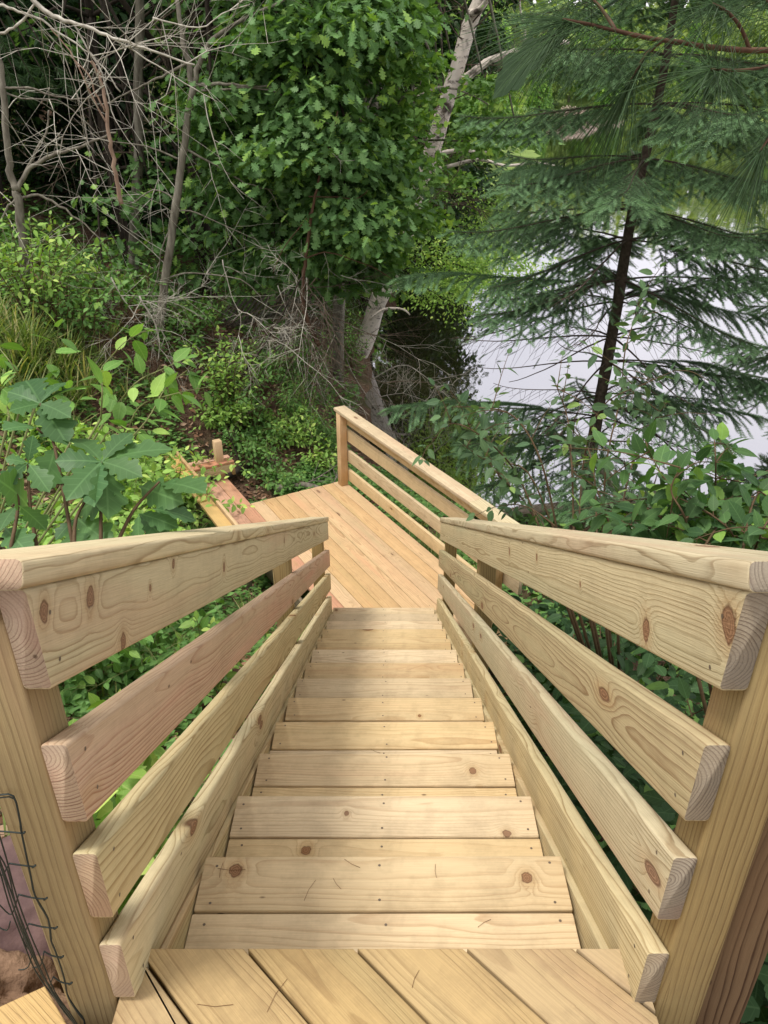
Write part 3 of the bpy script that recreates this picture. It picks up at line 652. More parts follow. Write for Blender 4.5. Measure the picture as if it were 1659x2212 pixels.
# paper birch leaning over the pond
t_ = thing('birch_tree', 'leaning birch with peeling white bark at the edge of the pond', 'tree', atY(778, 765, 16.5))
mb = MB()
P = interp([atY(px, py, y) for px, py, y in [(770, 775, 16.5), (795, 725, 16.5), (815, 655, 16.4), (845, 590, 16.3), (880, 500, 16.2), (905, 400, 16.2), (935, 320, 16.1), (965, 220, 16), (990, 140, 16), (1012, 60, 16), (1045, -40, 16), (1080, -300, 16)]], 3)
mb.tube(P, [.20-.09*i/(len(P)-1) for i in range(len(P))], 12, jit=.10)
for pts, r in (([(1000, 175), (1030, 150), (1060, 130), (1100, 115), (1160, 98), (1230, 90)], .08), ([(930, 370), (985, 355), (1040, 345), (1090, 358), (1160, 352), (1215, 362)], .04),
               ([(940, 335), (985, 325), (1040, 328), (1080, 326)], .045), ([(1018, 30), (1040, 18), (1062, -20)], .07), ([(885, 500), (920, 480), (960, 476)], .035), ([(1000, 190), (1020, 165), (1050, 140), (1062, 128)], .03),
               ([(800, 690), (830, 668), (870, 668), (885, 680)], .035), ([(1130, 105), (1134, 70), (1125, 30), (1122, -10)], .03)):
    q_ = interp(pl(pts, 15.9, -.5), 3); mb.tube(q_, [r*(1-.55*i/(len(q_)-1)) for i in range(len(q_))], 7, jit=.12)
mb.build('trunk', M_BIRCH, t_, smooth=True)
mb = MB()
for _ in range(16):
    k = random.randint(6, len(P)-1); twigs(mb, P[k], (random.uniform(-1, 1), random.uniform(-1, .2), random.uniform(-.3, .6)), 1.6, .016, 2, .3)
mb.build('branches', M_DEADD, t_)
lb = MB()
for (px, py, y, r, nc) in [(1080, -60, 16, .8, 26), (1150, -160, 16, 1.0, 30), (1010, 420, 15.6, .35, 6), (1000, -300, 16, 1.4, 50)]:
    sprays(lb, OVAL, atY(px, py, y), (r, r, r*.8), nc, 16, .07, csize=.25)
lb.build('crown', L_MAPLE, t_)

# bright alder low over the water
B_ = [(atY(px, py, y), (r, r, r*.6), nc, 22) for (px, py, y, r, nc) in [(960, 540, 15.5, .8, 34), (1040, 580, 15.2, .75, 34), (1110, 620, 15, .55, 24), (930, 620, 15.6, .5, 14), (1000, 660, 15.3, .5, 12), (1130, 560, 15, .5, 18), (900, 520, 16, .5, 12), (1050, 500, 18, .8, 36), (985, 480, 19, .9, 36), (1100, 545, 17, .6, 26), (1140, 610, 15.4, .5, 22), (940, 580, 17, .9, 40), (1010, 620, 16.5, .8, 34)]]
crown_tree('alder_bush', 'bright green small-leaved bush hanging low over the pond below the birch', 'bush',
           [g(-.6, 17.2, -.3), (-.2, 17, -2.6), (.6, 16.4, -1.7)], .035, .015, B_, OVAL, L_LIME, M_BARKD, size=.075, limbs=14, csize=.3, flat=.4, droop=.3)

B_ = [(Vector(c_), (r, r, r*.75), int(130*r*r+50), 13) for c_, r in [((1.2, 24, -2.6), .9), ((.9, 22, -2.5), .7), ((1.7, 26, -2.1), 1.1), ((1.6, 24, -1.0), 1.1), ((2.2, 22.5, .6), .9), ((2.3, 23, 4), 1.2), ((1.0, 18.4, 2.6), 1.0), ((1.4, 25, .6), 1.3), ((.5, 21, -1.2), .9), ((1.2, 19, -.4), .9), ((1.5, 21, 1.0), 1.2), ((.7, 20, 2.5), 1.2), ((1.4, 22, 3.4), 1.3), ((.3, 18.4, .8), .9), ((1.9, 23, 2.2), 1.1), ((.9, 20, 5.0), 1.6), ((1.8, 20.5, -.6), .7), ((.2, 17.8, -1.0), .7), ((2.0, 22, 5.4), 1.5), ((.2, 19.5, -1.8), .7), ((1.0, 18.6, -1.3), .6)]]  # crown filled out and leaves darkened to make the pond's reflection dark
crown_tree('shore_tree', 'leafy tree on the shore right behind the birch, leaves darkened for its pond reflection', 'tree', [g(-.6, 20, -.3), (-.2, 20, -1), (.5, 20.4, 2), (1, 20.6, 5)], .16, .06, B_, OVAL, L_WOODS, M_BARKD, size=.17, limbs=20, csize=.3, flat=.5)
# woods on the left bank, dark depth behind the oak put into their leaf colour
fk = [('dark tree in the woods between the grey trunk and the oak', -5.2, 15.8, 6.5, 2.2), ('dark tree standing right behind the stripped hanging branch', -7.2, 17.5, 8, 2.6), ('dark spreading tree on the slope behind the oak trunk', -4.6, 20.5, 9, 3), ('dark shaded tree deep in the woods behind the grey trunk', -8.5, 15.5, 6.5, 2.4), ('dark tree behind the forked bare sapling at the far left', -6.5, 13.8, 5.6, 1.9), ('tall dark tree behind the oak', -5.6, 18, 9, 2.8),
      ('leafy tree rising behind the oak and the red-brown sapling', -3.0, 17.5, 7.0, 2.2), ('dark tree at the top left edge of the woods', -11, 20, 9, 3.4), ('tree filling the gap behind the maple', -1.6, 20, 9, 2.4), ('distant tree between the oak and the birch', -2, 27, 11, 3.6), ('tree on the rising ground far to the left', -9, 27, 10, 3.6),
      ('tree above the left bank well beyond the birch', 1.0, 34, 11, 3.2)]
for (lab, x, y, H, R) in fk:
    b = g(x, y, -.3); bl = []
    for i in range(13):
        f = random.uniform(.04 if y < 19 else (.55 if x > .5 and y < 24 else .1), 1); rr = R*(.45+.35*math.sin(PI*min(1, f+.15)))
        a = random.uniform(0, 2*PI); bl.append((b+Vector((math.cos(a)*R*.55, math.sin(a)*R*.45, f*H+.2)), (rr*.62, rr*.6, rr*.5), 60, 9))
    if y < 22:
        for i in range(7):
            a = random.uniform(0, 2*PI); bl.append((b+Vector((math.cos(a)*R*.8, math.sin(a)*R*.7, H+random.uniform(.5, 5))), (R*.7, R*.7, R*.5), 34, 8))
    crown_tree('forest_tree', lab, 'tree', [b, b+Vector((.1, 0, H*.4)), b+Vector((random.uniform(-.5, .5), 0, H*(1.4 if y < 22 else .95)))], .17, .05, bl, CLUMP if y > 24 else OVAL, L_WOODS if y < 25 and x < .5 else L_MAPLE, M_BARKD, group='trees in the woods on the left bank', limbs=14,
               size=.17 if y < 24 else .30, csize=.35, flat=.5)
# grey trunk in the shade
t_ = thing('shaded_tree', 'straight grey trunk standing in shade behind the bare saplings', 'tree', atY(288, 625, 12.2))
mb = MB(); q_ = interp(pl([(287, 640), (288, 560), (292, 450), (300, 330), (298, 200), (302, 60), (300, -60)], 12.2), 3); mb.tube(q_, [.085-.03*i/len(q_) for i in range(len(q_))], 9, jit=.05)
mb.build('trunk', M_BARKG, t_, smooth=True); mb = MB()
for k in (6, 9, 11, 13, 15): twigs(mb, q_[k], (random.choice((-1, 1)), -.3, .25), 1.5, .014, 2, .3)
mb.build('branches', M_DEADD, t_)
# white pine sprig at far left and its tree
t_ = thing('pine_tree', 'pine with a soft tuft of long needles at the upper left edge', 'tree', g(-6.1, 11.4, -.2))
b = Vector(t_.location); mb = MB(); tip0 = atY(20, 190, 11); q_ = interp([b, b+Vector((0, 0, 2.4)), b+Vector((.1, 0, 5.2))], 4); mb.tube(q_, [.13-.05*i/len(q_) for i in range(len(q_))], 8)
nd = MB()
for (px, py) in [(30, 185), (75, 180), (115, 195), (60, 210), (-20, 170), (20, 120), (-40, 220), (150, 195)]:
    e = atY(px, py, 11); s_ = q_[8]; c_ = interp([s_, (s_+e)/2+Vector((0, 0, .2)), e], 4); mb.tube(c_, [.02*(1-.8*i/8)+.003 for i in range(len(c_))], 5)
    n_ = 170; ax = (c_[-1]-c_[-3]).normalized()
    Pn = np.array([tuple(e-ax*random.uniform(0, .3)) for _ in range(n_)]); Dn = rn(n_, .55)+np.array(ax)*.7+np.array([0, 0, .1])
    scatter(nd, (np.array([(0, .012, 0), (1, 0, -.05), (0, -.012, 0)]), [(0, 1, 2)]), Pn, Dn, rn(n_), .16*(.8+.4*RS.rand(n_)))
mb.build('trunk', M_BARKD, t_, smooth=True); nd.build('needles', L_PINE, t_)

# ------------------------------------------------------------------ bare dead saplings
def bare(name, label, y, lines, mat, ntw=20, tl=1.2, tr=.006, lev=2, curl=.35, grav=-.02, tmat=None, cat='dead tree', dy=0, frm=0.15, bias=(0, -.2, .1), kids=(4, 7)):
    base = atY(lines[0][0][0][0], lines[0][0][0][1], y); t_ = thing(name, label, cat, base)
    mb = MB(); tw = MB(); allp = []
    for pts, r0, r1 in lines:
        yy = y+random.uniform(-.15, .15)*(0 if pts is lines[0][0] else 1)
        q_ = interp(pl(pts, y, dy if pts is not lines[0][0] else 0), 4); n = len(q_)
        q_ = [p+Vector(rn(1)[0])*min(.006, r0*.4) for p in q_]
        mb = MB(); mb.tube(q_, [r0+(r1-r0)*i/(n-1) for i in range(n)], 7, jit=.08); allp.append((q_, r0)); mb.build('trunk' if len(allp) == 1 and cat != 'branch' else 'limb', mat, t_, smooth=True)
    for _ in range(ntw):
        q_, r0 = random.choice(allp if random.random() > .3 else allp[:1]); k = random.randint(int(len(q_)*frm), len(q_)-2)
        dd = (q_[k+1]-q_[k]).normalized(); s_ = Vector(rn(1)[0])+Vector(bias); s_ = (s_-dd*s_.dot(dd)).normalized()
        twigs(tw, q_[k], dd*.5+s_, tl*random.uniform(.5, 1.2), tr, lev, curl, grav, kids)
    if ntw: tag(tw.build('twigs', tmat or M_DEAD, t_), kind='stuff')
    return t_
bare('bare_sapling', 'tall forked bare sapling with a grey trunk in the middle of the tangle', 10.4,
     [([(345, 715), (350, 660), (358, 600), (372, 490), (388, 390), (402, 280), (418, 188)], .062, .042), ([(418, 188), (404, 130), (392, 60), (378, -20)], .04, .024), ([(418, 188), (430, 140), (450, 95), (495, 60), (555, 28), (620, -5)], .036, .014),
      ([(418, 188), (460, 182), (520, 184), (592, 188)], .026, .010), ([(416, 195), (470, 195), (530, 188), (600, 200), (650, 240)], .016, .005), ([(408, 133), (360, 160), (320, 178), (270, 205), (215, 230)], .018, .007),
      ([(398, 320), (470, 360), (530, 395), (590, 412)], .015, .005), ([(365, 460), (410, 455), (470, 480), (560, 520)], .012, .004), ([(392, 345), (330, 320), (270, 310), (200, 300)], .013, .005),
      ([(356, 600), (420, 590), (520, 605), (560, 640), (580, 680)], .012, .004), ([(375, 480), (352, 530), (340, 600), (320, 650)], .010, .004), ([(380, 430), (330, 410), (280, 440), (240, 420)], .010, .004)],
     M_BARKG, ntw=22, tl=1.6, lev=1, tr=.0055, curl=.26, kids=(3, 5))
bare('bare_sapling', 'grey bare sapling forking low down at the far left edge', 9.2,
     [([(62, 690), (55, 600), (50, 520), (42, 440), (36, 410)], .055, .045), ([(36, 410), (22, 370), (15, 290), (8, 200), (0, 140), (-10, 60)], .042, .028), ([(38, 410), (60, 370), (100, 340), (150, 325), (200, 305), (250, 285)], .028, .010),
      ([(38, 412), (55, 370), (75, 330), (100, 285), (105, 240)], .020, .008), ([(38, 428), (80, 420), (120, 440), (150, 460), (185, 485), (220, 520)], .017, .007), ([(34, 430), (15, 450), (0, 480), (-20, 490)], .014, .008),
      ([(8, 190), (60, 190), (110, 205), (170, 215), (240, 200)], .014, .005), ([(12, 200), (60, 215), (120, 215), (170, 250), (240, 320)], .010, .004)],
     M_BARKG, ntw=18, tl=1.4, lev=1, tr=.0055, curl=.26, kids=(3, 5))
bare('dead_branch', 'pale stripped broken branch hanging among the twigs left of the forked sapling', 8.8,
     [([(262, 442), (252, 390), (242, 330), (234, 280), (228, 220), (214, 160), (196, 130)], .024, .016), ([(228, 240), (205, 200), (190, 160), (150, 120)], .010, .005), ([(232, 270), (190, 190), (150, 110), (110, 60)], .010, .005)],
     M_DEADB, ntw=12, tl=1.1, lev=1, kids=(3, 4), cat='branch', tmat=M_DEAD)
bare('dead_branch', 'long grey lichened bough arching in from the top left corner', 8.4,
     [([(60, -20), (95, 20), (140, 45), (200, 62), (260, 88), (330, 110), (420, 140)], .024, .008), ([(0, 10), (40, 25), (90, 45), (150, 85), (210, 130), (260, 200)], .013, .006), ([(0, 75), (30, 60), (60, 30), (80, -10)], .013, .010), ([(160, 50), (180, 90), (220, 160), (250, 260), (300, 330)], .010, .003),
      ([(250, 85), (320, 130), (400, 180), (470, 220)], .009, .003), ([(330, 40), (430, 60), (480, 30), (540, 10)], .008, .003)],
     M_DEAD, ntw=16, tl=1.3, lev=1, kids=(3, 5), cat='branch')
bare('dead_sapling', 'red-brown dead sapling with a spray of drooping dead twigs at its foot', 10.2,
     [([(690, 745), (668, 700), (655, 655), (656, 600), (662, 545), (672, 470), (684, 405), (704, 335), (722, 275), (730, 240)], .034, .008), ([(668, 425), (720, 425), (770, 430), (795, 410)], .008, .004), ([(675, 455), (640, 500), (610, 540), (590, 590)], .008, .005),
      ([(704, 325), (725, 320), (742, 298)], .006, .003), ([(660, 560), (700, 545), (760, 560), (830, 590), (870, 630)], .010, .004)],
     M_BARKR, ntw=8, tl=.8, lev=1, tmat=M_DEAD)
t_ = thing('brushwood_tangle', 'tangled heap of fine dead twigs drooping around the foot of the red-brown sapling', 'twigs', atY(670, 800, 10))
tw = MB()
for _ in range(26):
    p = atY(random.uniform(640, 700), random.uniform(600, 730), random.uniform(9.6, 10.6))
    twigs(tw, p, (random.uniform(-1.0, 1.3), random.uniform(-.8, .3), random.uniform(-1.5, .1)), random.uniform(.9, 1.9), .008, 2, .22, -.05, (3, 5))
tw.build('twigs', M_DEADD, t_); tw = MB()
for _ in range(22):
    p = atY(random.uniform(560, 765), random.uniform(560, 790), random.uniform(9.8, 12.5))
    twigs(tw, p, (random.uniform(-1.0, 1.2), random.uniform(-.8, .3), random.uniform(-1.0, .3)), random.uniform(.7, 1.8), .007, 2, .3, -.02, (3, 5))
tw.build('twigs', M_DEAD, t_)
bare('snag', 'short leaning dead trunk in the shade left of the birch foot', 12.4, [([(585, 800), (600, 760), (620, 715), (632, 690)], .10, .085), ([(632, 690), (640, 650), (650, 640)], .08, .03)], M_BARKG, ntw=4, tl=.8)
bare('leaning_pole', 'thin dark dead pole leaning across the shrubs', 9.8, [([(455, 935), (500, 850), (560, 760), (620, 660), (650, 600)], .018, .010)], M_BARKD, ntw=5, tl=.7, cat='pole')
bare('dead_branch', 'drooping white twigs hanging over the leafy ground left of the pole', 9.4, [([(300, 640), (330, 690), (345, 740), (340, 780)], .012, .006), ([(480, 560), (500, 640), (520, 700), (490, 800)], .006, .003), ([(240, 600), (290, 680), (330, 720)], .01, .004)], M_DEAD, ntw=16, tl=.9, cat='branch')
bare('dead_branch', 'bare grey branch reaching over the dark water beside the birch foot', 13.0, [([(800, 820), (860, 790), (900, 800), (960, 850), (1010, 900)], .012, .004), ([(810, 860), (870, 850), (930, 870)], .008, .003)], M_DEAD, ntw=16, tl=.9, cat='branch', bias=(.4, -.2, 0))
# weathered lattice
t_ = thing('lattice_panel', 'dark weathered slatted panel half hidden under the dead branches', 'panel', atY(530, 720, 12.2))
for i in range(13):
    a = atY(455+i*14, 712-i*3, 12.2); b_ = atY(505+i*14, 650-i*3, 12.25)
    board('slat', a, b_, (0, -.3, 1), .02, .05, M_BARKG, t_, r=.003)
board('slat_rail', atY(450, 715, 12.3), atY(640, 670, 12.3), (0, 0, 1), .06, .03, M_BARKG, t_, r=.003)

# ------------------------------------------------------------------ spruce
def brush_tpl(n=13, L_=1.0, w=.17):
    V = []; Fc = []
    for i in range(n):
        a = 2*PI*i/n*2.618; x0 = (i+.5)/n*.95; c_, s_ = math.cos(a), math.sin(a)
        if s_ < -.6: s_ *= .5
        V += [(x0-w*.5, 0, 0), (x0+.42, c_*.46, s_*.46), (x0+w*.5, 0, 0)]; Fc.append((3*i, 3*i+1, 3*i+2))
    return np.array(V), Fc
BR = brush_tpl()
def spruce(name, label, trunk, r0, r1, z0, z1, lenf, dens, sparse=lambda p, az: 1.0, seed=3, group=None, extra=()):
    rs = random.Random(seed); base = Vector(trunk[0]); t_ = thing(name, label, 'tree', base, group)
    P = interp(trunk, 5); n = len(P); mb = MB(); mb.tube(P, [r0+(r1-r0)*i/(n-1) for i in range(n)], 9, jit=.06); 
    bm = MB(); SP = []; SD = []; SN = []; SS = []; TP = []; TD = []; TS = []
    def brushline(pts, s, tip):
        for i in range(len(pts)-1):
            a, b = pts[i], pts[i+1]; L_ = (b-a).length; k = max(1, round(L_/.034))
            for j in range(k):
                p = a+(b-a)*(j/k)
                last = tip and i == len(pts)-2 and j >= k-3
                (TP if last else SP).append(tuple(p)); (TD if last else SD).append(tuple(b-a)); (TS if last else SS).append(s)
    z = z0
    while z < z1:
        f = (z-z0)/(z1-z0)
        k = min(range(n), key=lambda i: abs(P[i].z-z)); p0 = P[k]
        for q in range(dens):
            az = 2*PI*(q+rs.random()*.9)/dens+z*9
            d = Vector((math.cos(az), math.sin(az), 0)); sfac = sparse(p0, d)
            L_ = lenf(f)*rs.uniform(.75, 1.15)
            dead = rs.random() > sfac
            pts = [p0]; pitch = rs.uniform(-.05, .18)-.10*(1-f)
            ns = 12
            for i in range(ns):
                t = i/ns; el = pitch-.16*math.sin(PI*min(1, t*1.1))+.35*max(0, t-.65)
                pts.append(pts[-1]+Vector((d.x*math.cos(el), d.y*math.cos(el), math.sin(el)))*(L_/ns)+Vector((rs.gauss(0, .006), rs.gauss(0, .006), 0)))
            bm.tube(pts, [.011*(1-.85*i/ns)*(L_/2)+.0025 for i in range(ns+1)], 4, cap=False)
            if not dead: brushline(pts[4:], .068, True)
            if dead and d.x < .35 and 640 < 1106+F*-((p0.z-CZ)*cp+p0.y*sp)/(p0.y*cp-(p0.z-CZ)*sp) < 850 and rs.random() < .6: continue
            st_ = .058
            m_ = int(L_/st_)
            for i in range(int(m_*.15), m_):
                t = i/m_; ii = min(ns-1, int(t*ns)); a = pts[ii]+(pts[ii+1]-pts[ii])*(t*ns-ii); ax = (pts[ii+1]-pts[ii]).normalized()
                side = Vector((-d.y, d.x, 0))*(1 if i % 2 else -1)
                l2 = L_*.27*math.sin(PI*(.12+.85*t))**.8*rs.uniform(.6, 1.15)+.04
                dr = ax*.75+side*rs.uniform(.7, 1.1)+Vector((0, 0, rs.uniform(-.7, .0)))
                w_ = [a]; dd = dr.normalized()
                for j in range(3):
                    dd = (dd+Vector((0, 0, -.16 if j < 2 else .1))+Vector((rs.gauss(0, .08), rs.gauss(0, .08), 0))).normalized(); w_.append(w_[-1]+dd*(l2/3))
                bm.tube(w_, [.003, .0025, .002, .0015], 3, cap=False)
                if dead:
                    if rs.random() < .25: brushline(w_[2:], .04, False)
                    continue
                brushline(w_[1 if t < .45 else 0:], .068, True)
                if l2 > .16:
                    for j in (1, 2):
                        for sg in (1, -1):
                            e = w_[j]+(dd*.6+dd.cross(Vector((0, 0, 1)))*sg*.9+Vector((0, 0, -.15))).normalized()*l2*rs.uniform(.28, .45)
                            brushline([w_[j], e], .063, True)
        z += rs.uniform(.27, .42)*(1.35 if f > .45 else 1)
    mb.build('trunk', M_BARKS, t_, smooth=True); bm.build('branches', M_BARKS, t_)
    for pts, tw_ in extra:
        q_ = interp([Vector(p) for p in pts], 4); bm.tube(q_, [.018*(1-.8*i/len(q_))+.003 for i in range(len(q_))], 5)
        brushline(q_[len(q_)//3:], .068, True)
        for i in range(int(len(q_)*.2), len(q_)-1):
            for _ in range(tw_):
                t = rs.random(); a = q_[i].lerp(q_[i+1], t); ax = (q_[i+1]-q_[i]).normalized(); side = ax.cross(Vector((0, 0, 1)))*rs.choice((-1, 1)); f_ = i/len(q_)
                l2 = .5*math.sin(PI*(.15+.8*f_))*rs.uniform(.5, 1.1)+.06; dd = (ax*.8+side*rs.uniform(.5, 1.1)+Vector((0, 0, rs.uniform(-.5, 0)))).normalized(); w_ = [a]
                for j in range(3): dd = (dd+Vector((0, 0, -.12))).normalized(); w_.append(w_[-1]+dd*(l2/3))
                bm.tube(w_, [.003, .0025, .002, .0015], 3, cap=False); brushline(w_, .063, True)
    nb = MB(); m = len(SP); scatter(nb, BR, SP, SD, np.tile([[0, 0, 1.]], (m, 1))+rn(m, .3), np.array(SS))
    nb.build('needles', L_SPRUCE, t_)
    nb = MB(); m = len(TP); scatter(nb, BR, TP, TD, np.tile([[0, 0, 1.]], (m, 1))+rn(m, .3), np.array(TS)*.9)
    nb.build('fresh_tips', L_SPRT, t_)
    return t_
def sp_sparse(p, d):
    py = 1106+F*-((p.z-CZ)*cp+p.y*sp)/(p.y*cp-(p.z-CZ)*sp)   # where along the trunk
    if d.x < .5 and 630 < py < 870: return .0
    if 640 < py < 740: return .45
    if py > 930: return .3
    return .9
trk = pl([(1262, 1115), (1270, 1030), (1290, 900), (1312, 780), (1335, 650), (1352, 540), (1372, 430), (1398, 320), (1425, 200), (1450, 60), (1470, -100), (1485, -260)], 9.4)
spruce('spruce_tree', 'tall dark spruce at the water edge with drooping tiered branches', trk, .088, .03, -2.7, 3.7, lambda f: (2.1 if f < .55 else 2.45-2.6*(f-.55)), 6, sp_sparse, 3, extra=[(pl([(1288, 905), (1200, 885), (1080, 872), (960, 868), (850, 880)], 9.3, -1.2), 5), (pl([(1350, 612), (1240, 608), (1100, 600), (960, 590), (880, 600)], 9.3, -1.0), 4),
   (pl([(1385, 400), (1280, 380), (1180, 360), (1090, 372)], 9.3, -.8), 4), (pl([(1280, 950), (1180, 960), (1080, 975), (990, 980)], 9.3, -.8), 3), (pl([(1310, 800), (1420, 780), (1540, 790), (1650, 830)], 9.3, -.6), 5), (pl([(1290, 900), (1400, 870), (1520, 880), (1640, 900)], 9.3, -1.0), 4), (pl([(1340, 640), (1450, 640), (1560, 670), (1680, 690)], 9.3, -.4), 5)])
spruce('spruce_tree', 'second spruce whose boughs enter at the right edge', [(6.6, 10.4, -4.1), (6.7, 10.5, -1), (6.8, 10.6, 3), (6.9, 10.7, 5)], .11, .04, -3.0, 3.6, lambda f: 2.3-1.3*f, 4, lambda p, d: .7 if d.x < .3 else .3, 9)

B_ = []  # out-of-frame pine added so its crown blocks sky light from the right
for (x, y, z, r, n) in [(3.4, -.6, 4.6, 1.5, 60), (4.6, 1.5, 4.4, 1.7, 70), (3.6, 3.6, 4.6, 1.5, 60), (5.8, 3.4, 4.2, 1.6, 60), (5.4, 5.6, 4.8, 1.6, 55), (2.6, 1.4, 5.4, 1.3, 45), (5.0, -1.6, 4.2, 1.5, 50), (6.6, .6, 4.0, 1.5, 50), (4.4, 2, 7, 1.8, 60), (4.6, 2, 9.5, 1.4, 40)]:
    B_.append(((x, y, z), (r, r, r*.42), n, 12))
crown_tree('pine_tree', 'unseen pine added right of the stairs to block sky; its branch hangs into the corner', 'tree', [g(4.5, 1.6, -.3), (4.5, 1.6, 2), (4.6, 1.8, 10)], .17, .07, B_, DIAM, L_PINE, M_BARKD, size=.26, limbs=20, csize=.3, flat=.4, droop=.2)
# ------------------------------------------------------------------ near pine branch at the top right
t_ = thing('pine_branch', 'close pine branch with long drooping needles across the top right corner', 'branch', atT(1659, 60, .66))
mb = MB(); nd = MB(); nl = MB()
lines = [[(1780, 95, .72), (1659, 108, .68), (1560, 105, .66), (1470, 92, .66), (1400, 82, .66), (1330, 66, .66), (1270, 52, .66), (1215, 42, .66)],
         [(1780, 95, .72), (1700, 130, .68), (1620, 150, .66), (1535, 150, .62)], [(1430, 88, .66), (1395, 120, .67), (1372, 160, .68), (1350, 195, .69)], [(1620, 108, .67), (1600, 60, .66), (1570, 25, .65), (1540, 8, .64)],
         [(1700, 110, .7), (1690, 200, .7), (1670, 280, .7), (1640, 330, .7)], [(1760, 50, .7), (1690, 20, .7), (1640, -10, .7)], [(1330, 66, .66), (1300, 20, .68), (1260, -20, .68)]]
STRIP = np.array([(0, .5, 0), (0, -.5, 0), (.33, .5, 0), (.33, -.5, 0), (.66, .45, 0), (.66, -.45, 0), (1, 0, 0)])
def needle(nb, p, d, L_, w, g_):
    pts = [p]; d = d.normalized()
    for i in range(4): d = (d+Vector((0, 0, -g_))).normalized(); pts.append(pts[-1]+d*(L_/4))
    nb.tube(pts, [w, w, w, w*.85, w*.3], 3, cap=False)
for li, ln in enumerate(lines):
    q_ = interp([atT(*p) for p in ln], 5); n = len(q_)
    mb.tube(q_, [.0018*(1-.5*i/n) if li else .0026*(1-.5*i/n) for i in range(n)], 8, jit=.15)
    ax = (q_[-1]-q_[-4]).normalized()
    for _ in range(95 if li in (0, 1) else 60):
        s = random.random()**2*.045; p = q_[-1]-ax*s
        d = ax*random.uniform(.3, 1.0)+Vector(rn(1)[0])*(.34 if li != 1 else .6)+Vector((0, 0, -.38 if li != 1 else -.15))
        needle(nd if random.random() > .03 else nl, p, d, random.uniform(.065, .10), .0003, random.uniform(.04, .13))
    if li in (0, 2, 4):
        for _ in range(55):
            k = random.randint(n//2, n-2); dd = (q_[k+1]-q_[k]).normalized()
            needle(nd, q_[k], dd*.8+Vector(rn(1)[0])*.5+Vector((0, 0, -.75)), random.uniform(.055, .09), .0003, random.uniform(.05, .15))
mb.build('twig', M_PTWIG, t_, smooth=True); nd.build('needles', L_PINE, t_); nl.build('young_needles', L_SPRT, t_)
# one oak leaf behind it
lb = MB(); scatter(lb, OAKN, [tuple(atT(1250, 55, 1.2))], [(-.85, .1, -.45)], [(.1, -.5, .9)], [.16]); lb.tube([atT(1250, 55, 1.2), atT(1330, 0, 1.25), atT(1400, -60, 1.3)], .003, 5)
tag(lb.build('oak_sprig', L_WOODS, None, origin=atT(1250, 55, 1.2)), 'single dark lobed leaf hanging behind the pine needles at the top', 'leaf')

# ------------------------------------------------------------------ shrubs
def stem_leaves(lb, sb, pts, tpl, size, step, r=.004, start=.15, mmat=0, jitter=.5, pair=False, droop=.1, sc=(.65, 1.15)):
    q_ = interp(pts, 5); n = len(q_); sb.tube(q_, [r*(1-.7*i/n) for i in range(n)], 5)
    cum = [0]
    for i in range(1, n): cum.append(cum[-1]+(q_[i]-q_[i-1]).length)
    L_ = cum[-1]; s = L_*start; a = random.uniform(0, 6)
    P_ = []; D_ = []; N_ = []; S_ = []
    while s < L_:
        i = max(k for k in range(n) if cum[k] <= s); i = min(i, n-2); t = (s-cum[i])/max(1e-6, cum[i+1]-cum[i]); p = q_[i].lerp(q_[i+1], t); ax = (q_[i+1]-q_[i]).normalized()
        o1 = ax.orthogonal().normalized(); o2 = ax.cross(o1)
        for sg in ((0, PI) if pair else (0,)):
            out = o1*math.cos(a+sg)+o2*math.sin(a+sg)
            d = (out+ax*.45+Vector((0, 0, -droop))+Vector(rn(1)[0])*.15).normalized()
            pp = p+d*size*.18; sb.tube([p, pp], r*.25+.0004, 3, cap=False)
            P_.append(tuple(pp)); D_.append(tuple(d)); N_.append(tuple(Vector((0, 0, 1))+ax*.3+Vector(rn(1)[0])*jitter*.6)); S_.append(size*random.uniform(*sc)*(1 if s < L_*.9 else .65))
        a += 2.4 if not pair else 1.57; s += step*random.uniform(.7, 1.3)
    P_.append(tuple(q_[-1])); D_.append(tuple((q_[-1]-q_[-2]).normalized())); N_.append((0, -.3, 1)); S_.append(size*.7)
    scatter(lb, tpl, P_, D_, N_, S_, mmat)
def shrub(name, label, base, R, H, nst, tpl, size, step, lmat, smat=None, cat='shrub', group=None, lean=(0, 0), side=2, r=.006, droop=.15, hmin=.45, sc=(.65, 1.15)):
    base = Vector(base); t_ = thing(name, label, cat, base, group); lb = MB(); sb = MB()
    for i in range(nst):
        a = random.uniform(0, 2*PI); rr = R*math.sqrt(random.random()); h = H*random.uniform(hmin, 1)
        tip = base+Vector((math.cos(a)*rr+lean[0], math.sin(a)*rr+lean[1], h)); m_ = base.lerp(tip, .5)+Vector((0, 0, h*.12))+Vector(rn(1)[0])*R*.12
        stem_leaves(lb, sb, [base+Vector((math.cos(a)*rr*.15, math.sin(a)*rr*.15, 0)), m_, tip], tpl, size, step, r, .3, droop=droop, sc=sc)
        q_ = interp([base, m_, tip], 6)
        for _ in range(side):
            k = random.randint(4, 11); e = q_[k]+Vector((random.uniform(-1, 1), random.uniform(-1, 1), random.uniform(0, .5)))*R*.45
            stem_leaves(lb, sb, [q_[k], q_[k].lerp(e, .5)+Vector((0, 0, .03)), e], tpl, size, step, r*.6, .1, droop=droop, sc=sc)
    sb.build('stems', smat or M_STEM, t_); lb.build('foliage', lmat, t_)
    return t_
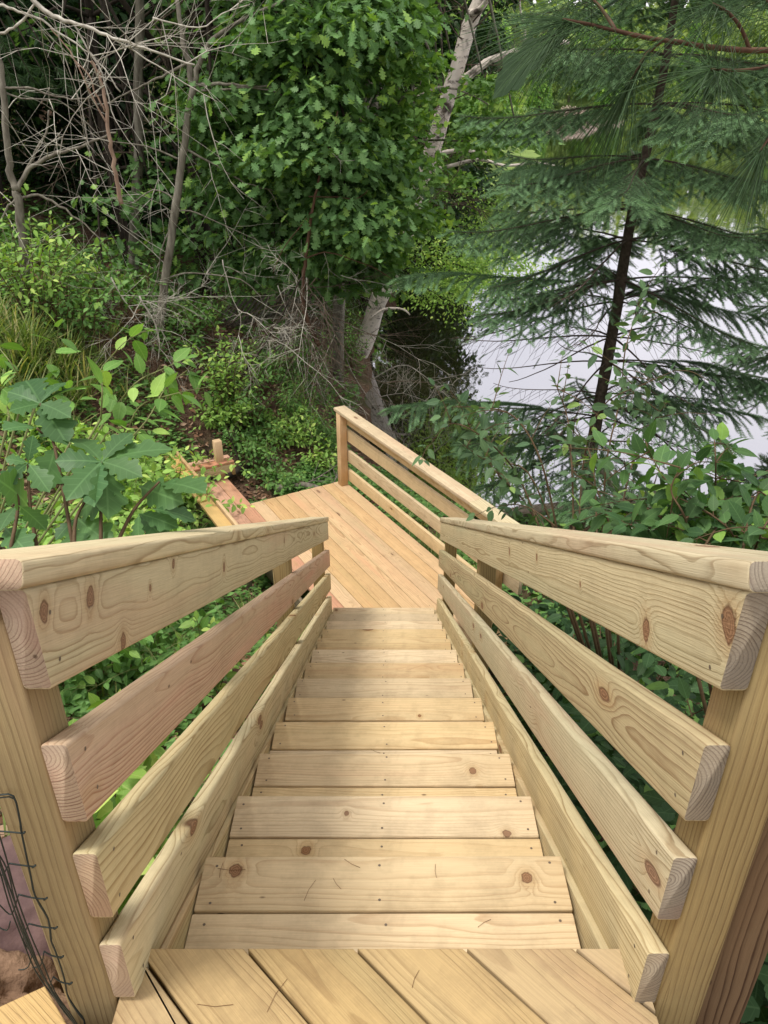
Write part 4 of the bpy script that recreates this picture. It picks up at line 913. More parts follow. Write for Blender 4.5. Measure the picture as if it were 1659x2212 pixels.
# near oak sapling, leaf by leaf
t_ = thing('oak_sapling', 'young oak with very large dark lobed leaves in front of the left railing', 'sapling', g(-1.5, 2.3, -.05))
lb = MB(); sb = MB()
def pxleaf(b, tp, tb, tt, tpl=OAKN, flip=.0, k=1.0, nrm=None):
    a = atT(b[0], b[1], tb); e = atT(tp[0], tp[1], tt); d = e-a
    nn = nrm or (random.uniform(-.7, .7), random.uniform(-.75, .0), .8)
    scatter(lb, tpl, [tuple(a)], [tuple(d)], [nn], [d.length*.82*k])
A = (220, 998, 2.0); Bn = (87, 872, 2.1)
for tx, ty, dt in [(288, 905, .06), (394, 930, .05), (312, 1015, -.08), (150, 905, .1), (128, 1075, -.14), (175, 1090, -.15), (95, 985, -.05), (255, 1120, -.13)]: pxleaf(A[:2], (tx, ty), A[2], A[2]+dt)
for tx, ty, dt in [(138, 797, .08), (-5, 828, .0), (200, 800, .1), (12, 882, -.08), (150, 885, -.1), (150, 950, -.12), (40, 780, .12)]: pxleaf(Bn[:2], (tx, ty), Bn[2], Bn[2]+dt)
for b, tp in [((80, 925), (0, 903)), ((345, 1045), (452, 1030)), ((330, 1100), (448, 1110)), ((300, 1050), (390, 1082)), ((120, 965), (95, 1062)), ((60, 1000), (0, 985)), ((60, 1000), (-10, 1050)), ((62, 1002), (110, 1060)), ((40, 1092), (-20, 1135)), ((40, 1092), (110, 1140)),
              ((165, 1120), (105, 1165)), ((165, 1120), (240, 1170)), ((170, 1110), (215, 1045)), ((300, 1110), (370, 1165)), ((300, 1110), (290, 1180)), ((60, 1095), (20, 1020)), ((300, 1110), (395, 1130)), ((10, 1140), (60, 1190)), ((150, 1140), (180, 1200)), ((60, 1000), (75, 930))]:
    pxleaf(b, tp, 2.0+random.uniform(-.08, .1), 1.98+random.uniform(-.1, .06))
for ps in ([(218, 1180, 1.95), (218, 1080, 1.98), A], [(160, 1190, 1.95), (118, 965, 2.03), Bn], [(80, 1185, 1.98), (65, 1090, 2.0), (60, 1000, 2.02)], [(250, 1180, 1.95), (290, 1100, 2.0), (345, 1040, 2.02)], [(160, 1190, 1.9), (165, 1118, 1.95), (200, 1060, 1.97)], [(20, 1200, 1.95), (40, 1090, 2.0), (30, 1060, 2.0)]):
    q_ = interp([atT(*p) for p in ps], 4); b0 = Vector(t_.location)
    sb.tube([b0+Vector(rn(1)[0])*.03]+q_, [.007]+[.0055-.003*i/len(q_) for i in range(len(q_))], 6)
for b, e in [((80, 925), Bn), ((120, 965), Bn)]: sb.tube([atT(b[0], b[1], 2.0), atT(b[0]+15, b[1]+15, 2.03)], .003, 5)
sb.build('stems', M_STEM, t_, smooth=True); lb.build('foliage', L_OAKB, t_)
# light green saplings behind it
t_ = thing('birch_sapling', 'light green saplings with toothed oval leaves on slanting stems above the oak sapling', 'sapling', g(-2.2, 3.0, -.05))
lb = MB(); sb = MB(); b0 = Vector(t_.location)
for ps in ([(266, 964), (319, 905), (358, 838), (403, 801), (430, 780)], [(218, 905), (221, 840), (218, 798), (241, 770), (269, 740), (316, 712)], [(85, 850), (95, 807), (120, 745), (126, 706)], [(56, 835), (28, 790), (0, 754), (-20, 730)], [(230, 905), (290, 830), (345, 800), (400, 775)],
           [(266, 964), (300, 880), (380, 850), (455, 835)], [(150, 960), (160, 900), (150, 840)], [(20, 900), (10, 860), (-10, 820)], [(200, 1000), (240, 930), (330, 930)]):
    q_ = [atT(px, py, 2.9+random.uniform(-.15, .25)) for px, py in ps]; sb.tube([b0, q_[0]], [.006, .005], 5)
    stem_leaves(lb, sb, q_, SERR, .095, .048, .0035, .05, jitter=.5, droop=.15)
sb.build('stems', M_STEMG, t_); lb.build('foliage', L_BSAP, t_)

for lab, px, py, y, R_, H_, sz, mt in (('light green seedlings low on the bank at the left edge, nearest the grass', 40, 900, 4.6, .5, .5, .10, L_LIME), ('bright low plants between the oak sapling and the yellow grass', 150, 860, 5.2, .6, .5, .10, L_LIME),
        ('bright low plants in the middle of the open bank', 270, 850, 5.4, .55, .45, .09, L_LIME), ('yellow green seedlings left of the unfinished bench', 310, 900, 5.6, .35, .35, .07, L_LIME), ('mid green plants hugging the bank under the light green sapling', 250, 960, 4.4, .5, .5, .09, L_SHRUB),
        ('dense low plants behind the oak sapling at the left edge', 60, 1040, 3.2, .5, .5, .10, L_SHRUB), ('leafy ground plants directly below the oak sapling', 250, 1110, 3.3, .5, .4, .08, L_SHRUB), ('light green plants higher up the open bank', 200, 800, 6.6, .7, .5, .10, L_LIME), ('pale plants on the bank right under the yellow grass', 90, 800, 6.8, .7, .5, .10, L_LIME), ('bright seedlings at the upper edge of the open bank', 330, 770, 7.6, .7, .5, .09, L_LIME), ('low green plants on the soil left of the landing corner', 600, 1010, 8.7, .4, .3, .07, L_SHRUB), ('low plants on the soil behind the pink boards', 560, 960, 9.2, .5, .35, .07, L_SHRUB), ('green plants on the slope between the corner post and the goldenrod', 620, 950, 9.6, .45, .4, .07, L_LIME), ('small lime seedlings behind the short corner post', 500, 960, 9.4, .4, .35, .08, L_LIME), ('tiny-leaved sprig growing against the yellow board of the bench', 405, 1090, 6.3, .06, .2, .022, L_SHRUB)):
    e = atY(px, py, y); shrub('seedling_patch', lab, (e.x, y, gz(e.x, y)-.02), R_*1.15, H_*1.1, 36, OVAL, sz, .05, mt, side=2, r=.003, cat='plants', smat=M_STEMG, hmin=.3)
SH = [  # name,label, px,py(base by ground hit), R,H,nst,tpl,size,step,mat,side
 ('leafy_bush', 'tall light green bush on the bank below the forked far-left sapling', (100, 715), .75, 1.7, 26, OVAL, .10, .07, L_LIME, 3),
 ('leafy_bush', 'low light green bush spilling down the bank beside the yellow grass', (190, 760), .7, .9, 18, OVAL, .09, .06, L_SHRUB, 3),
 ('leafy_bush', 'bright upright bush in the middle of the bank behind the unfinished bench', (500, 905), .45, 1.25, 20, OVAL, .085, .055, L_LIME, 3),
 ('leafy_bush', 'mid green bush between the bright upright bush and the landing', (545, 925), .45, .75, 16, OVAL, .07, .05, L_SHRUB, 3),
 ('leafy_bush', 'small bush beside the white flowers', (440, 740), .6, .7, 18, OVAL, .085, .06, L_SHRUB, 3),
 ('leafy_bush', 'dark bush in the shade between the bare saplings', (255, 690), .9, .9, 20, OVAL, .09, .07, L_SHRUB, 3),
 ('leafy_bush', 'shaded bush at the back of the hollow under the oak', (400, 660), 1.0, 1.1, 22, OVAL, .10, .07, L_OAK, 3),
 ('shore_bush', 'grey green bush growing around the foot of the birch', (755, 800), .5, 1.3, 22, OVAL, .065, .05, L_SHRUB, 4),
 ('shore_bush', 'fine-leaved bush right of the red-brown sapling', (745, 730), .8, 1.9, 26, OVAL, .06, .05, L_SHRUB, 4),
 ('goldenrod', 'clump of upright narrow-leaved stems behind the landing corner', (680, 975), .40, .75, 26, (OVAL[0]*[1, .45, 1], OVAL[1]), .10, .022, L_SHRUB, 0),
 ('goldenrod', 'taller clump of narrow-leaved stems left of the landing corner', (640, 935), .45, .8, 24, (OVAL[0]*[1, .45, 1], OVAL[1]), .10, .024, L_SHRUB, 0),
 ('vine_bush', 'rounded bright green bush touching the landing beside the railing post', (700, 1030), .26, .42, 18, OVAL, .075, .05, L_LIME, 3),
 ('leafy_bush', 'bush at the foot of the leaning dead pole', (560, 850), .6, .9, 20, OVAL, .075, .055, L_SHRUB, 3),
 ('leafy_bush', 'dark bush under the dead twigs of the red-brown sapling', (640, 830), .7, .8, 22, OVAL, .07, .055, L_OAK, 3),
 ('leafy_bush', 'broad bush filling the shade behind the slatted panel', (560, 690), 1.2, 1.6, 26, OVAL, .10, .07, L_SHRUB, 3),
]
for (nm, lab, (px, py), R, H, nst, tpl, size, step, mt, side) in SH:
    shrub(nm, lab, hit(px, py)-Vector((0, 0, .03)), R, H, nst, tpl, size, step, mt, side=side, cat='flowering plant' if nm == 'goldenrod' else 'bush', smat=M_STEMG if nm == 'goldenrod' else None, droop=.12)
# yarrow
p0 = hit(450, 715); t_ = thing('white_flowers', 'small cluster of white flower heads on the bank below the tangle', 'flower', p0); sb = MB(); fb = MB()
for (px, py) in [(437, 665), (445, 662), (452, 667), (440, 676), (450, 678)]:
    e = atY(px, py, p0.y); sb.tube([p0, p0.lerp(e, .5)+Vector((.02, 0, 0)), e], .004, 4)
    for _ in range(14):
        c_ = e+Vector((random.uniform(-.03, .03), random.uniform(-.03, .03), random.uniform(-.006, .006))); fb.tube([c_, c_+Vector((0, 0, .008))], .008, 6)
sb.build('stems', M_STEMG, t_); tag(fb.build('petals', M_PETAL, t_), kind='stuff')

# right-hand shrubs
t_ = thing('honeysuckle_shrub', 'tall open shrub with blue green oval leaves in front of the spruce trunk', 'shrub', g(1.75, 4.1, -.05))
lb = MB(); sb = MB(); b0 = Vector(t_.location)
main = []
for ps in ([(1180, 1180), (1120, 1030), (1050, 950), (975, 915), (930, 960)], [(1210, 1180), (1170, 1000), (1110, 900), (1030, 880), (960, 880)], [(1240, 1180), (1235, 1000), (1225, 900), (1200, 830)], [(1300, 1180), (1310, 1000), (1340, 860), (1350, 760), (1370, 690), (1380, 650)],
           [(1250, 1180), (1260, 1000), (1300, 880), (1390, 830), (1460, 800)], [(1190, 1180), (1130, 1080), (1080, 1030), (1050, 990)], [(1290, 1180), (1280, 1000), (1240, 920)], [(1250, 1180), (1150, 1100), (1090, 1090)],
           [(1330, 1180), (1360, 1020), (1400, 930), (1440, 870)], [(1210, 1180), (1140, 1020), (1060, 1000), (1000, 960)], [(1330, 1180), (1290, 1060), (1240, 1020), (1230, 960)]):
    q_ = [atT(px, py, 4.2+random.uniform(-.35, .35)) for px, py in ps]; main.append(q_)
    sb.tube([b0, q_[0]], [.012, .008], 5); stem_leaves(lb, sb, q_, OVAL, .088, .055, .006, .25, jitter=.7, droop=.2, sc=(.6, 1.1))
for q_ in main:
    c_ = interp(q_, 5)
    for _ in range(4):
        k = random.randint(len(c_)//3, len(c_)-1); e = c_[k]+Vector((random.uniform(-.3, .3), random.uniform(-.3, .3), random.uniform(-.1, .25)))
        stem_leaves(lb, sb, [c_[k], c_[k].lerp(e, .5)+Vector((0, 0, .02)), e], OVAL, .08, .05, .003, .1, jitter=.7, droop=.2, sc=(.55, 1.1))
sb.build('stems', M_STEM, t_); lb.build('foliage', L_DARK, t_)
t_ = thing('hazel_bush', 'hazel with big toothed leaves behind the near end of the right railing', 'bush', g(2.0, 2.6, -.05))
lb = MB(); sb = MB(); b0 = Vector(t_.location)
for ps in ([(1545, 1215), (1490, 1090), (1440, 1040), (1415, 1000), (1400, 970)], [(1545, 1215), (1545, 1080), (1546, 1000), (1543, 950)], [(1480, 1200), (1430, 1120), (1380, 1090)], [(1600, 1215), (1625, 1090), (1660, 1040), (1690, 1000)], [(1560, 1215), (1600, 1100), (1640, 1060)],
           [(1500, 1215), (1480, 1120), (1450, 1060), (1470, 1010)], [(1500, 1215), (1560, 1120), (1590, 1070), (1600, 1040)], [(1450, 1215), (1400, 1150), (1350, 1130)], [(1620, 1215), (1650, 1140), (1680, 1100)], [(1520, 1215), (1500, 1150), (1420, 1130)], [(1600, 1215), (1580, 1150), (1520, 1100)]):
    q_ = [atT(px, py, 2.65+random.uniform(-.25, .4)) for px, py in ps]
    sb.tube([b0, q_[0]], [.009, .007], 5); stem_leaves(lb, sb, q_, SERR, .092, .045, .005, .1, jitter=.35, droop=.1)
    c_ = interp(q_, 4)
    for _ in range(5):
        k = random.randint(2, len(c_)-1); e = c_[k]+Vector((random.uniform(-.35, .35), random.uniform(-.1, .4), random.uniform(-.28, -.02)))
        stem_leaves(lb, sb, [c_[k], c_[k].lerp(e, .5)+Vector((0, 0, .02)), e], SERR, .088, .042, .003, .1, jitter=.35, droop=.1)
sb.build('stems', M_STEM, t_); lb.build('foliage', L_HAZEL, t_)
for lab, bx, by, cs in (('dense hazel with shade painted into its leaves below the near half of the right railing', 1.35, 1.5, [(1.15, 1.2, -.35, .4), (1.3, 1.9, -.7, .5), (1.0, 2.3, -1.1, .35), (1.7, 1.5, -.5, .6), (1.9, 2.4, -.9, .6)]),
                        ('hazel with shade painted into its leaves below the far half of the right railing', 1.4, 3.6, [(1.1, 3.0, -1.55, .4), (1.4, 3.7, -1.8, .5), (1.05, 4.3, -2.2, .35), (1.9, 3.4, -1.5, .6), (2.1, 4.4, -1.9, .6), (1.2, 5.2, -2.5, .4), (2.0, 5.6, -2.5, .6)])):
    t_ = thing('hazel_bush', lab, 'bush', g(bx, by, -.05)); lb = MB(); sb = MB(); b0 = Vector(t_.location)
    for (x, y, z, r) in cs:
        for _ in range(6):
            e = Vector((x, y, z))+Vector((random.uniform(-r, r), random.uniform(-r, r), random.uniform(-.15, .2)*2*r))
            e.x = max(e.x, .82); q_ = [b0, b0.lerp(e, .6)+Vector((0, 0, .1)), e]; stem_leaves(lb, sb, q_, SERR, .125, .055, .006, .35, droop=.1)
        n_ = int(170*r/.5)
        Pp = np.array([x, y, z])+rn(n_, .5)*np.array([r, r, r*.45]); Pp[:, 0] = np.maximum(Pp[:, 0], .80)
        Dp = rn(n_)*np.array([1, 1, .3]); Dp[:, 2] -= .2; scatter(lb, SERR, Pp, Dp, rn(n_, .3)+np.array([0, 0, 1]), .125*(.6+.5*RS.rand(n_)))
    sb.build('stems', M_STEM, t_); lb.build('foliage', L_HAZEL_SHADE, t_)

# a few broad-leaved plants under the left railing
for i, (lab, px, py, H, sz) in enumerate([('bright broad-leaved seedling under the near end of the left railing', 170, 1560, .30, .13), ('pale leafy seedling seen between the first two left rail boards', 270, 1480, .32, .09), ('leafy plant in the gap of the left railing half way down', 430, 1330, .3, .08),
                                          ('seedling showing below the second board of the left railing', 330, 1640, .22, .10), ('leafy plant at the lower left behind the front post and wire', 10, 1800, .22, .10)]):
    if i == 3: continue
    y = (1.25, 1.9, 3.4, 1.7, 1.35)[i]; e = atY(px, py, y); z = gz(e.x, y)
    shrub('leafy_plant', lab, (e.x, y, min(z, e.z-.1)), .13 if i != 4 else .07, max(H, e.z-z) if i != 4 else .12, 8 if i != 4 else 5, OVAL, sz, .05, L_LIME if i != 4 else L_SHRUB, side=1, r=.003, cat='plant')

# ------------------------------------------------------------------ ground cover, litter, grass (uncountable)
def areas(n, x0, x1, y0, y1):
    x = RS.uniform(x0, x1, n); y = y0+(y1-y0)*RS.rand(n)**1.0; return x, y
def keep(x, y, z):
    k = (z > WZ+.03)
    du = (x-O.x)*U.x+(y-O.y)*U.y; dv = (x-O.x)*Vv.x+(y-O.y)*Vv.y
    k &= ~((du > -.75) & (du < 3.4) & (dv > -1.75) & (dv < .03) & (z > LZ-.25))
    k &= ~((np.abs(x) < .5) & (y < 5.6))
    return k
mb = MB()
for (n, x0, x1, y0, y1, s0, thr) in [(9000, -4.2, -.5, 1.0, 8.5, .055, .42), (9000, -7.5, -.6, 7, 13, .07, .40), (6000, -14, -.5, 11, 22, .11, .35), (5000, .5, 5, 1, 9.8, .075, .3), (2600, -1.3, .6, 7.5, 10.5, .06, .2)]:
    x, y = areas(n, x0, x1, y0, y1); nz_ = np.array([mnoise.noise(Vector((a*1.1, b*1.1, 3))) for a, b in zip(x, y)])*.9+.5
    z = terr(x, y); k = keep(x, y, z) & (nz_ > thr); x, y, z = x[k], y[k], z[k]; m_ = len(x)
    per = 5; ang = RS.rand(m_*per)*2*PI; hh = RS.rand(m_*per)*s0*1.6+.01
    P_ = np.stack([np.repeat(x, per)+np.cos(ang)*s0*.5, np.repeat(y, per)+np.sin(ang)*s0*.5, np.repeat(z, per)+hh], 1)
    D_ = np.stack([np.cos(ang), np.sin(ang), RS.uniform(-.2, .5, m_*per)], 1); scatter(mb, OVAL, P_, D_, rn(m_*per, .35)+np.array([0, 0, 1]), s0*(.6+.7*RS.rand(m_*per)))
tag(mb.build('ground_cover', L_SHRUB), kind='stuff')
mb = MB()
for (n, x0, x1, y0, y1) in [(9000, -4.5, -.5, .8, 8.5), (9000, -8, 0, 7, 13)]:
    x, y = areas(n, x0, x1, y0, y1); z = terr(x, y); k = keep(x, y, z); x, y, z = x[k], y[k], z[k]; m_ = len(x); ang = RS.rand(m_)*2*PI
    scatter(mb, OVAL, np.stack([x, y, z+.012+RS.rand(m_)*.02], 1), np.stack([np.cos(ang), np.sin(ang), RS.uniform(-.3, .3, m_)], 1), rn(m_, .45)+np.array([0, 0, 1]), .045+.05*RS.rand(m_))
tag(mb.build('leaf_litter', L_LITTER), kind='stuff')
STRW = (np.array([(0, .012, 0), (.5, .014, .05), (1, 0, 0), (.5, -.014, .05), (0, -.012, 0)]), [(0, 4, 3, 1), (1, 3, 2)])
mb = MB()
for (n, x0, x1, y0, y1, s_) in [(16000, -4.5, -.5, .8, 8.5, .14), (12000, -8, .2, 7, 13, .2)]:
    x, y = areas(n, x0, x1, y0, y1); z = terr(x, y); k = keep(x, y, z); x, y, z = x[k], y[k], z[k]; m_ = len(x); ang = RS.rand(m_)*2*PI
    scatter(mb, STRW, np.stack([x, y, z+.01+RS.rand(m_)*.03], 1), np.stack([np.cos(ang), np.sin(ang), RS.uniform(-.25, .35, m_)], 1), rn(m_, .3)+np.array([0, 0, 1]), s_*(.4+.9*RS.rand(m_)))
tag(mb.build('pine_straw', simple('straw', (.24, .155, .095), .9, 30, col2=(.11, .065, .04))), kind='stuff')
GB = (np.array([(0, .018, 0), (0, -.018, 0), (.45, .015, -.03), (.45, -.015, -.03), (.8, .008, -.13), (.8, -.008, -.13), (1, 0, -.24)]), [(0, 1, 3, 2), (2, 3, 5, 4), (4, 5, 6)])
mb = MB()
def tufts(c_, n, R, L_):
    for _ in range(n):
        x = c_.x+random.gauss(0, R); y = c_.y+random.gauss(0, R); z = gz(x, y)
        if z < WZ: continue
        m_ = 26; ang = RS.rand(m_)*2*PI; el = RS.uniform(.5, 1.4, m_)
        D_ = np.stack([np.cos(ang)*np.cos(el), np.sin(ang)*np.cos(el), np.sin(el)], 1)
        scatter(mb, GB, np.tile([[x, y, z]], (m_, 1))+rn(m_, .025)*[1, 1, .1], D_, np.stack([-np.cos(ang), -np.sin(ang), np.ones(m_)], 1), L_*(.6+.7*RS.rand(m_)))
tufts(hit(60, 790), 34, .35, .5); tufts(hit(130, 770), 10, .25, .4); tufts(hit(230, 860), 16, .5, .3); tufts(hit(20, 900), 22, .5, .35); tufts(Vector((.35, 7.6, 0)), 40, .45, .28); tufts(Vector((-2.0, 5.5, 0)), 30, .9, .25); tufts(Vector((-1.5, 2.6, 0)), 26, .6, .2)
tag(mb.build('grass', L_GRASS), kind='stuff')

mb = MB()
for _ in range(16):
    k = random.choice((0, 0, 0, 1, 1, 2, 3, 4, 5, 7, 9, 14, 14, 14)); x = random.uniform(-.4, .4)
    if k == 0: y = random.uniform(.62, .86); z = .002
    elif k == 14: y = random.uniform(5.6, 7.4); x = random.uniform(-.6, .2); z = LZ+.002
    else: y = .883+RUN*k-random.uniform(.02, .2); z = -RISE*k+.002
    a = random.uniform(0, PI); L_ = random.uniform(.03, .075); c_ = Vector((x, y, z)); d = Vector((math.cos(a), math.sin(a), 0))
    if y-.883-RUN*k > -.012 and k < 14: y -= .03
    mb.tube([c_-d*L_/2, c_+Vector((-d.y, d.x, 0))*L_*.06, c_+d*L_/2], .00045, 4)
tag(mb.build('fallen_needles', simple('dry_needle', (.20, .10, .045), .8, 30)), kind='stuff')
# ------------------------------------------------------------------ logs and debris by the water
def log(name, label, pts, r0, r1, mat=M_LOG, tw=3):
    t_ = MB(); q_ = interp(pts, 4); n = len(q_); t_.tube(q_, [r0+(r1-r0)*i/(n-1) for i in range(n)], 9, jit=.10)
    for _ in range(tw): twigs(t_, q_[random.randint(1, n-2)], rn(1)[0]+np.array([0, 0, .8]), .6, r1*.35, 1)
    tag(t_.build(name, mat, None, smooth=True, origin=q_[0]), label, 'log')
log('fallen_log', 'bleached fallen log lying along the water edge below the spruce', [atZ(1040, 1118, WZ+.12), atZ(1160, 1103, WZ+.14), atZ(1290, 1090, WZ+.15), atZ(1400, 1092, WZ+.2), atZ(1470, 1120, WZ+.25)], .075, .11)
log('leaning_log', 'pale bent trunk leaning into the water behind the spruce', [atY(1180, 930, 9.8), atY(1240, 965, 9.7), atY(1290, 1000, 9.6), atY(1320, 1040, 9.5), atZ(1345, 1075, WZ)], .055, .08)
log('fallen_log', 'dark rotting branch on the soil behind the landing edge', [g(-1.35, 8.5, .08), g(-1.0, 8.6, .09), g(-.62, 8.5, .06)], .05, .035, M_BARKG)
log('fallen_log', 'brown rotting log half buried in the bank above the bench', [g(-2.6, 7.6, .05), g(-2.2, 8.2, .08), g(-1.7, 8.9, .06)], .06, .045, M_BARKD)
t_ = thing('dead_sticks', 'jumble of bleached sticks at the shore right of the spruce foot', 'sticks', atZ(1420, 1120, WZ+.1)); mb = MB()
for _ in range(60):
    p = atZ(random.uniform(1300, 1480), random.uniform(1085, 1150), WZ+random.uniform(.05, .5)); d = Vector((random.uniform(-1, 1), random.uniform(-.6, .6), random.uniform(-.5, .8))); mb.tube(wander(p, d, random.uniform(.3, .9), 3, .2), [.014, .012, .009, .004], 4)
mb.build('stick', M_DEAD, t_)
tag(t_, kind='stuff')
# beaver lodge on the far shore
lc = Vector((34, 156, gz(34, 156)))
t_ = thing('beaver_lodge', 'low heap of bleached sticks on the far shore of the pond', 'beaver lodge', lc); mb = MB()
for _ in range(420):
    a = random.uniform(0, 2*PI); r = random.random()**.6; p = lc+Vector((math.cos(a)*r*9, math.sin(a)*r*3, (1-r)*2.6+.1)); d = Vector((random.uniform(-1, 1), random.uniform(-.6, .6), random.uniform(-.3, .4)))
    mb.tube([p-d*1.6, p+d*1.6], .10, 4)
mb.build('stick', M_LOG, t_)
# far trees: each one of two light green kinds, sharing meshes
def far_proto(H, R, tpl_n, conifer):
    tb = MB(); tb.tube([(0, 0, -.5), (.1, 0, H*.5), (0, .1, H*.9)], [H*.022, H*.015, H*.005], 7); lb = MB()
    if conifer:
        n = tpl_n*3; h = RS.rand(n)**1.2; a = RS.rand(n)*2*PI; r = R*(1-h)*(.3+.7*RS.rand(n)**.5)+.1
        P_ = np.stack([np.cos(a)*r, np.sin(a)*r, H*(.06+.94*h)-r*.25], 1); D_ = np.stack([np.cos(a), np.sin(a), -.35*np.ones(n)], 1); scatter(lb, CLUMP, P_, D_, rn(n, .3)+np.array([0, 0, 1]), H*.05*(1.2-.6*h))
    else:
        for i in range(16):
            f = random.uniform(.15, 1); a = random.uniform(0, 2*PI); q = R*.55*math.sin(PI*min(.95, f*.85+.1))+.3
            sprays(lb, CLUMP, (math.cos(a)*q, math.sin(a)*q, H*f*.92), (R*.42, R*.42, R*.38), tpl_n//12, 9, H*.035, csize=R*.10, flat=.6)
    return tb, lb
pr = []
for (H, R, cf, mt) in ((15, 5.5, False, L_FAR), (13, 4.6, False, L_MAPLE), (17, 3.2, True, L_MAPLE)):
    tb, lb = far_proto(H, R, 520, cf); o1 = tb.build('trunk', M_BARKG); o2 = lb.build('crown', mt); pr.append((o1, o2, cf)); 
fi = 0
spots = []
for i in range(15): spots.append((16+i*6.4+random.uniform(-2, 2), 170+random.uniform(-6, 16)+(10 if 3 < i < 9 else 0)))
for i in range(11): spots.append((random.uniform(-16, 4), 52+i*8))
spots += [(5.5, 78), (8.5, 98), (10, 112), (7, 66), (12, 126), (4, 58), (14, 140), (96, 140), (104, 120), (110, 100), (88, 158)]
wd = ['rounded pale green tree', 'mid green leafy tree', 'narrow conical tree']
used = [0, 0, 0]
for j, (x, y) in enumerate(spots):
    k = j % 3 if y > 150 else (j % 2); o1, o2, cf = pr[k]; b = Vector((x, y, gz(x, y)-.2)); s_ = random.uniform(.75, 1.15) if y > 125 else random.uniform(.6, .85)
    side = 'on the far shore' if y > 125 and x > 12 and x < 85 else ('on the far right shore' if x >= 85 else 'along the distant left bank')
    t_ = thing('far_tree', wd[k]+' '+side+' of the pond', 'tree', b, wd[k]+'s '+side); t_.scale = (s_, s_, s_); t_.rotation_euler = (0, 0, random.uniform(0, 6))
    for o in (o1, o2):
        if used[k] < 2: used[k] += 1; c_ = o
        else: c_ = o.copy(); C.objects.link(c_)
        c_.parent = t_; c_.location = (0, 0, 0)
mb = MB()
for (n, fx, fy, zz, s_) in [(15000, (-20, 150), (192, 235), 27, 1.9), (6000, (-60, 0), (60, 160), 14, 1.6), (2500, (120, 160), (40, 180), 10, 1.8)]:
    x = RS.uniform(*fx, n); y = RS.uniform(*fy, n); P_ = np.stack([x, y, terr(x, y)+RS.rand(n)*zz*(.6+.4*np.sin(x*.35)*np.cos(y*.3))], 1); scatter(mb, CLUMP, P_, rn(n), rn(n, .5)+np.array([0, -.3, 1]), s_*(.7+.7*RS.rand(n)))
tag(mb.build('distant_woods', L_FAR), kind='stuff')
mb = MB(); x = RS.uniform(10, 90, 5000); y = RS.uniform(128, 185, 5000); z = terr(x, y); k = z > WZ; 
scatter(mb, CLUMP, np.stack([x, y, z+.2], 1)[k], rn(k.sum()), rn(k.sum(), .4)+np.array([0, 0, 1]), .7+.7*RS.rand(k.sum()))
tag(mb.build('shore_vegetation', L_FAR), kind='stuff')

# ------------------------------------------------------------------ lower left corner: rock, soil, plank, wire
def blob(name, label, cat, c_, rad, mat, amp=.12, seed=0, kind=None):
    import bmesh
    bm = bmesh.new(); bmesh.ops.create_icosphere(bm, subdivisions=5, radius=1)
    for v_ in bm.verts:
        n_ = mnoise.fractal(v_.co*1.6+Vector((seed, 0, 0)), 1.0, 2.0, 5); q = v_.co*(1+amp*n_*2)
        q = Vector((max(-.85, min(.85, q.x)), max(-.85, min(.85, q.y)), max(-.8, min(.8, q.z)))) if amp < .15 else q
        v_.co = Vector((q.x*rad[0], q.y*rad[1], q.z*rad[2]))
    me = bpy.data.meshes.new(name); bm.to_mesh(me); bm.free(); me.materials.append(mat)
    for p_ in me.polygons: p_.use_smooth = True
    o = bpy.data.objects.new(name, me); C.objects.link(o); o.location = c_; tag(o, label, cat, kind=kind); return o
blob('rock', 'purplish rock beside the left front post behind the wire', 'rock', (-.86, 1.10, -.24), (.24, .19, .15), M_ROCK, .10, 3)
blob('soil_heap', 'crumbly heap of sandy soil at the lower left corner', 'soil', (-.86, .90, -.28), (.22, .12, .13), M_SAND, .22, 8)
t_ = thing('ground_plank', 'short pale plank end lying on the soil at the lower left corner', 'plank', (-.72, .70, -.1))
a = atZ(96, 2129, -.03); poly_board('plank', [(-.98, .60), (-.56, .60), (-.56, .735), (a.x+.035, a.y-.02), (a.x, a.y), (-.98, .50)][0:0] or [(a.x, a.y), (-.98, a.y-.19), (-.80, .50), (-.50, .66), (-.53, .73)], -.03, .03, (.8, -.6), W_YEL, t_)
# chicken wire pinned to the post
t_ = thing('wire_mesh', 'dark chicken wire stapled along the left front post', 'wire', atY(60, 2000, .77)); mb = MB()
yy = .774
def wpl(pts, r=.0011, y=yy, wob=.0): mb.tube(interp([atY(px+random.uniform(-wob, wob), py, y) for px, py in pts], 3), r, 5)
edge = [(0, 1718), (20, 1717), (29, 1722), (40, 1758), (48, 1810), (56, 1860), (72, 1920), (88, 1960), (107, 1985), (118, 2040), (133, 2110), (145, 2180), (158, 2212), (163, 2240)]
edge = [(x_*1.0, y_) for x_, y_ in [(-5, 1718), (29, 1720), (43, 1772), (47, 1800), (66, 1890), (76, 1935), (104, 1985), (110, 2030), (120, 2055), (138, 2110), (146, 2150), (166, 2182), (182, 2205), (180, 2240)]]
wpl(edge, .0015); wpl([(x_+2, y_+6) for x_, y_ in edge], .0011)
for (x0, y0, x1, y1) in [(50, 1800, -10, 1795), (73, 1872, 20, 1865), (98, 1942, 40, 1932), (120, 2005, 62, 1995), (133, 2068, 95, 2055), (152, 2125, 115, 2110)]:
    wpl([(x0, y0), ((x0+x1)/2, y0-3), (x1, y1)], .0014); mb.tube([atY(x0+4, y0-3, yy-.001), atY(x0-3, y0+2, yy-.001)], .0018, 4)
for i in range(6):
    o = random.uniform(-20, 10)
    wpl([(-14+o, 1790+i*9), (8+o*.8, 1845+i*7), (30+o*.5, 1930+i*5), (58+o*.6, 2010+i*5), (88+o*.6, 2080+i*4), (118+o*.3, 2140+i*3), (146+o*.3, 2185), (175, 2230)], .0012, .76+random.uniform(-.03, .008), 3)
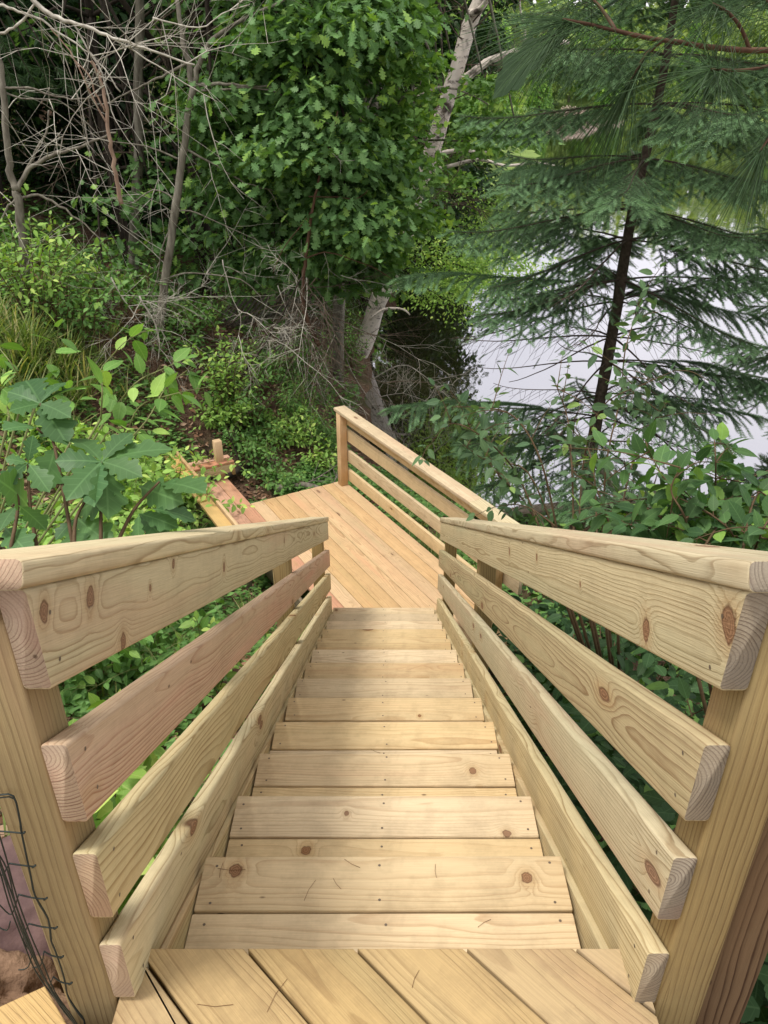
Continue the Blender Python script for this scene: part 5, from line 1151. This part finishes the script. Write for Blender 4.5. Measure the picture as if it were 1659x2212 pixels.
for (ps) in [[(40, 1932), (30, 1965), (20, 1975), (-5, 1950)], [(62, 1995), (50, 2030), (70, 2060)], [(20, 1865), (5, 1890), (-8, 1885)], [(95, 2055), (88, 2085), (70, 2090)], [(70, 2060), (60, 2090), (40, 2095)], [(-8, 2000), (15, 2010), (22, 1990)], [(115, 2110), (105, 2140), (120, 2150)]]:
    wpl(ps, .0011, .765)
mb.build('wire', M_WIRE, t_, smooth=True)


# ------------------------------------------------------------------ light
SUN_EL, SUN_AZ = 68, 250   # sun behind the camera to the left
w = bpy.data.worlds.new('World'); scn.world = w; w.use_nodes = True
wn = w.node_tree.nodes; wl = w.node_tree.links; wn.clear()
sky = wn.new('ShaderNodeTexSky'); sky.sky_type = 'NISHITA'; sky.sun_disc = False
sky.sun_elevation = math.radians(SUN_EL); sky.sun_rotation = math.radians(SUN_AZ); sky.dust_density = 4; sky.air_density = 1.2; sky.altitude = 200
tcw = wn.new('ShaderNodeTexCoord'); nz = wn.new('ShaderNodeTexNoise'); nz.inputs['Scale'].default_value = 2.2; nz.inputs['Detail'].default_value = 5
wl.new(tcw.outputs['Generated'], nz.inputs['Vector'])
mr_ = wn.new('ShaderNodeMapRange'); mr_.inputs[1].default_value = .3; mr_.inputs[2].default_value = .6; mr_.inputs[3].default_value = .72; mr_.inputs[4].default_value = .97
wl.new(nz.outputs[0], mr_.inputs[0])
mxw = wn.new('ShaderNodeMix'); mxw.data_type = 'RGBA'; wl.new(mr_.outputs[0], mxw.inputs[0]); wl.new(sky.outputs[0], mxw.inputs[6]); mxw.inputs[7].default_value = (12.7, 12.4, 12.6, 1)
bg = wn.new('ShaderNodeBackground'); bg.inputs[1].default_value = .118; wl.new(mxw.outputs[2], bg.inputs[0])
ow = wn.new('ShaderNodeOutputWorld'); wl.new(bg.outputs[0], ow.inputs[0])
sl = bpy.data.lights.new('sun', 'SUN'); so = bpy.data.objects.new('sun', sl); C.objects.link(so)
sl.energy = 3.1; sl.angle = math.radians(14); sl.color = (1, .95, .87)
e_, a_ = math.radians(SUN_EL), math.radians(SUN_AZ)
sd = Vector((math.sin(a_)*math.cos(e_), math.cos(a_)*math.cos(e_), math.sin(e_)))   # towards the sun
so.rotation_euler = sd.to_track_quat('Z', 'Y').to_euler()
so.location = sd*30
scn.view_settings.view_transform = 'Standard'; scn.view_settings.look = 'None'; scn.view_settings.exposure = 0.0; scn.view_settings.gamma = 1
scn.cycles.max_bounces = 8; scn.cycles.transparent_max_bounces = 4
scn.cycles.use_denoising = True
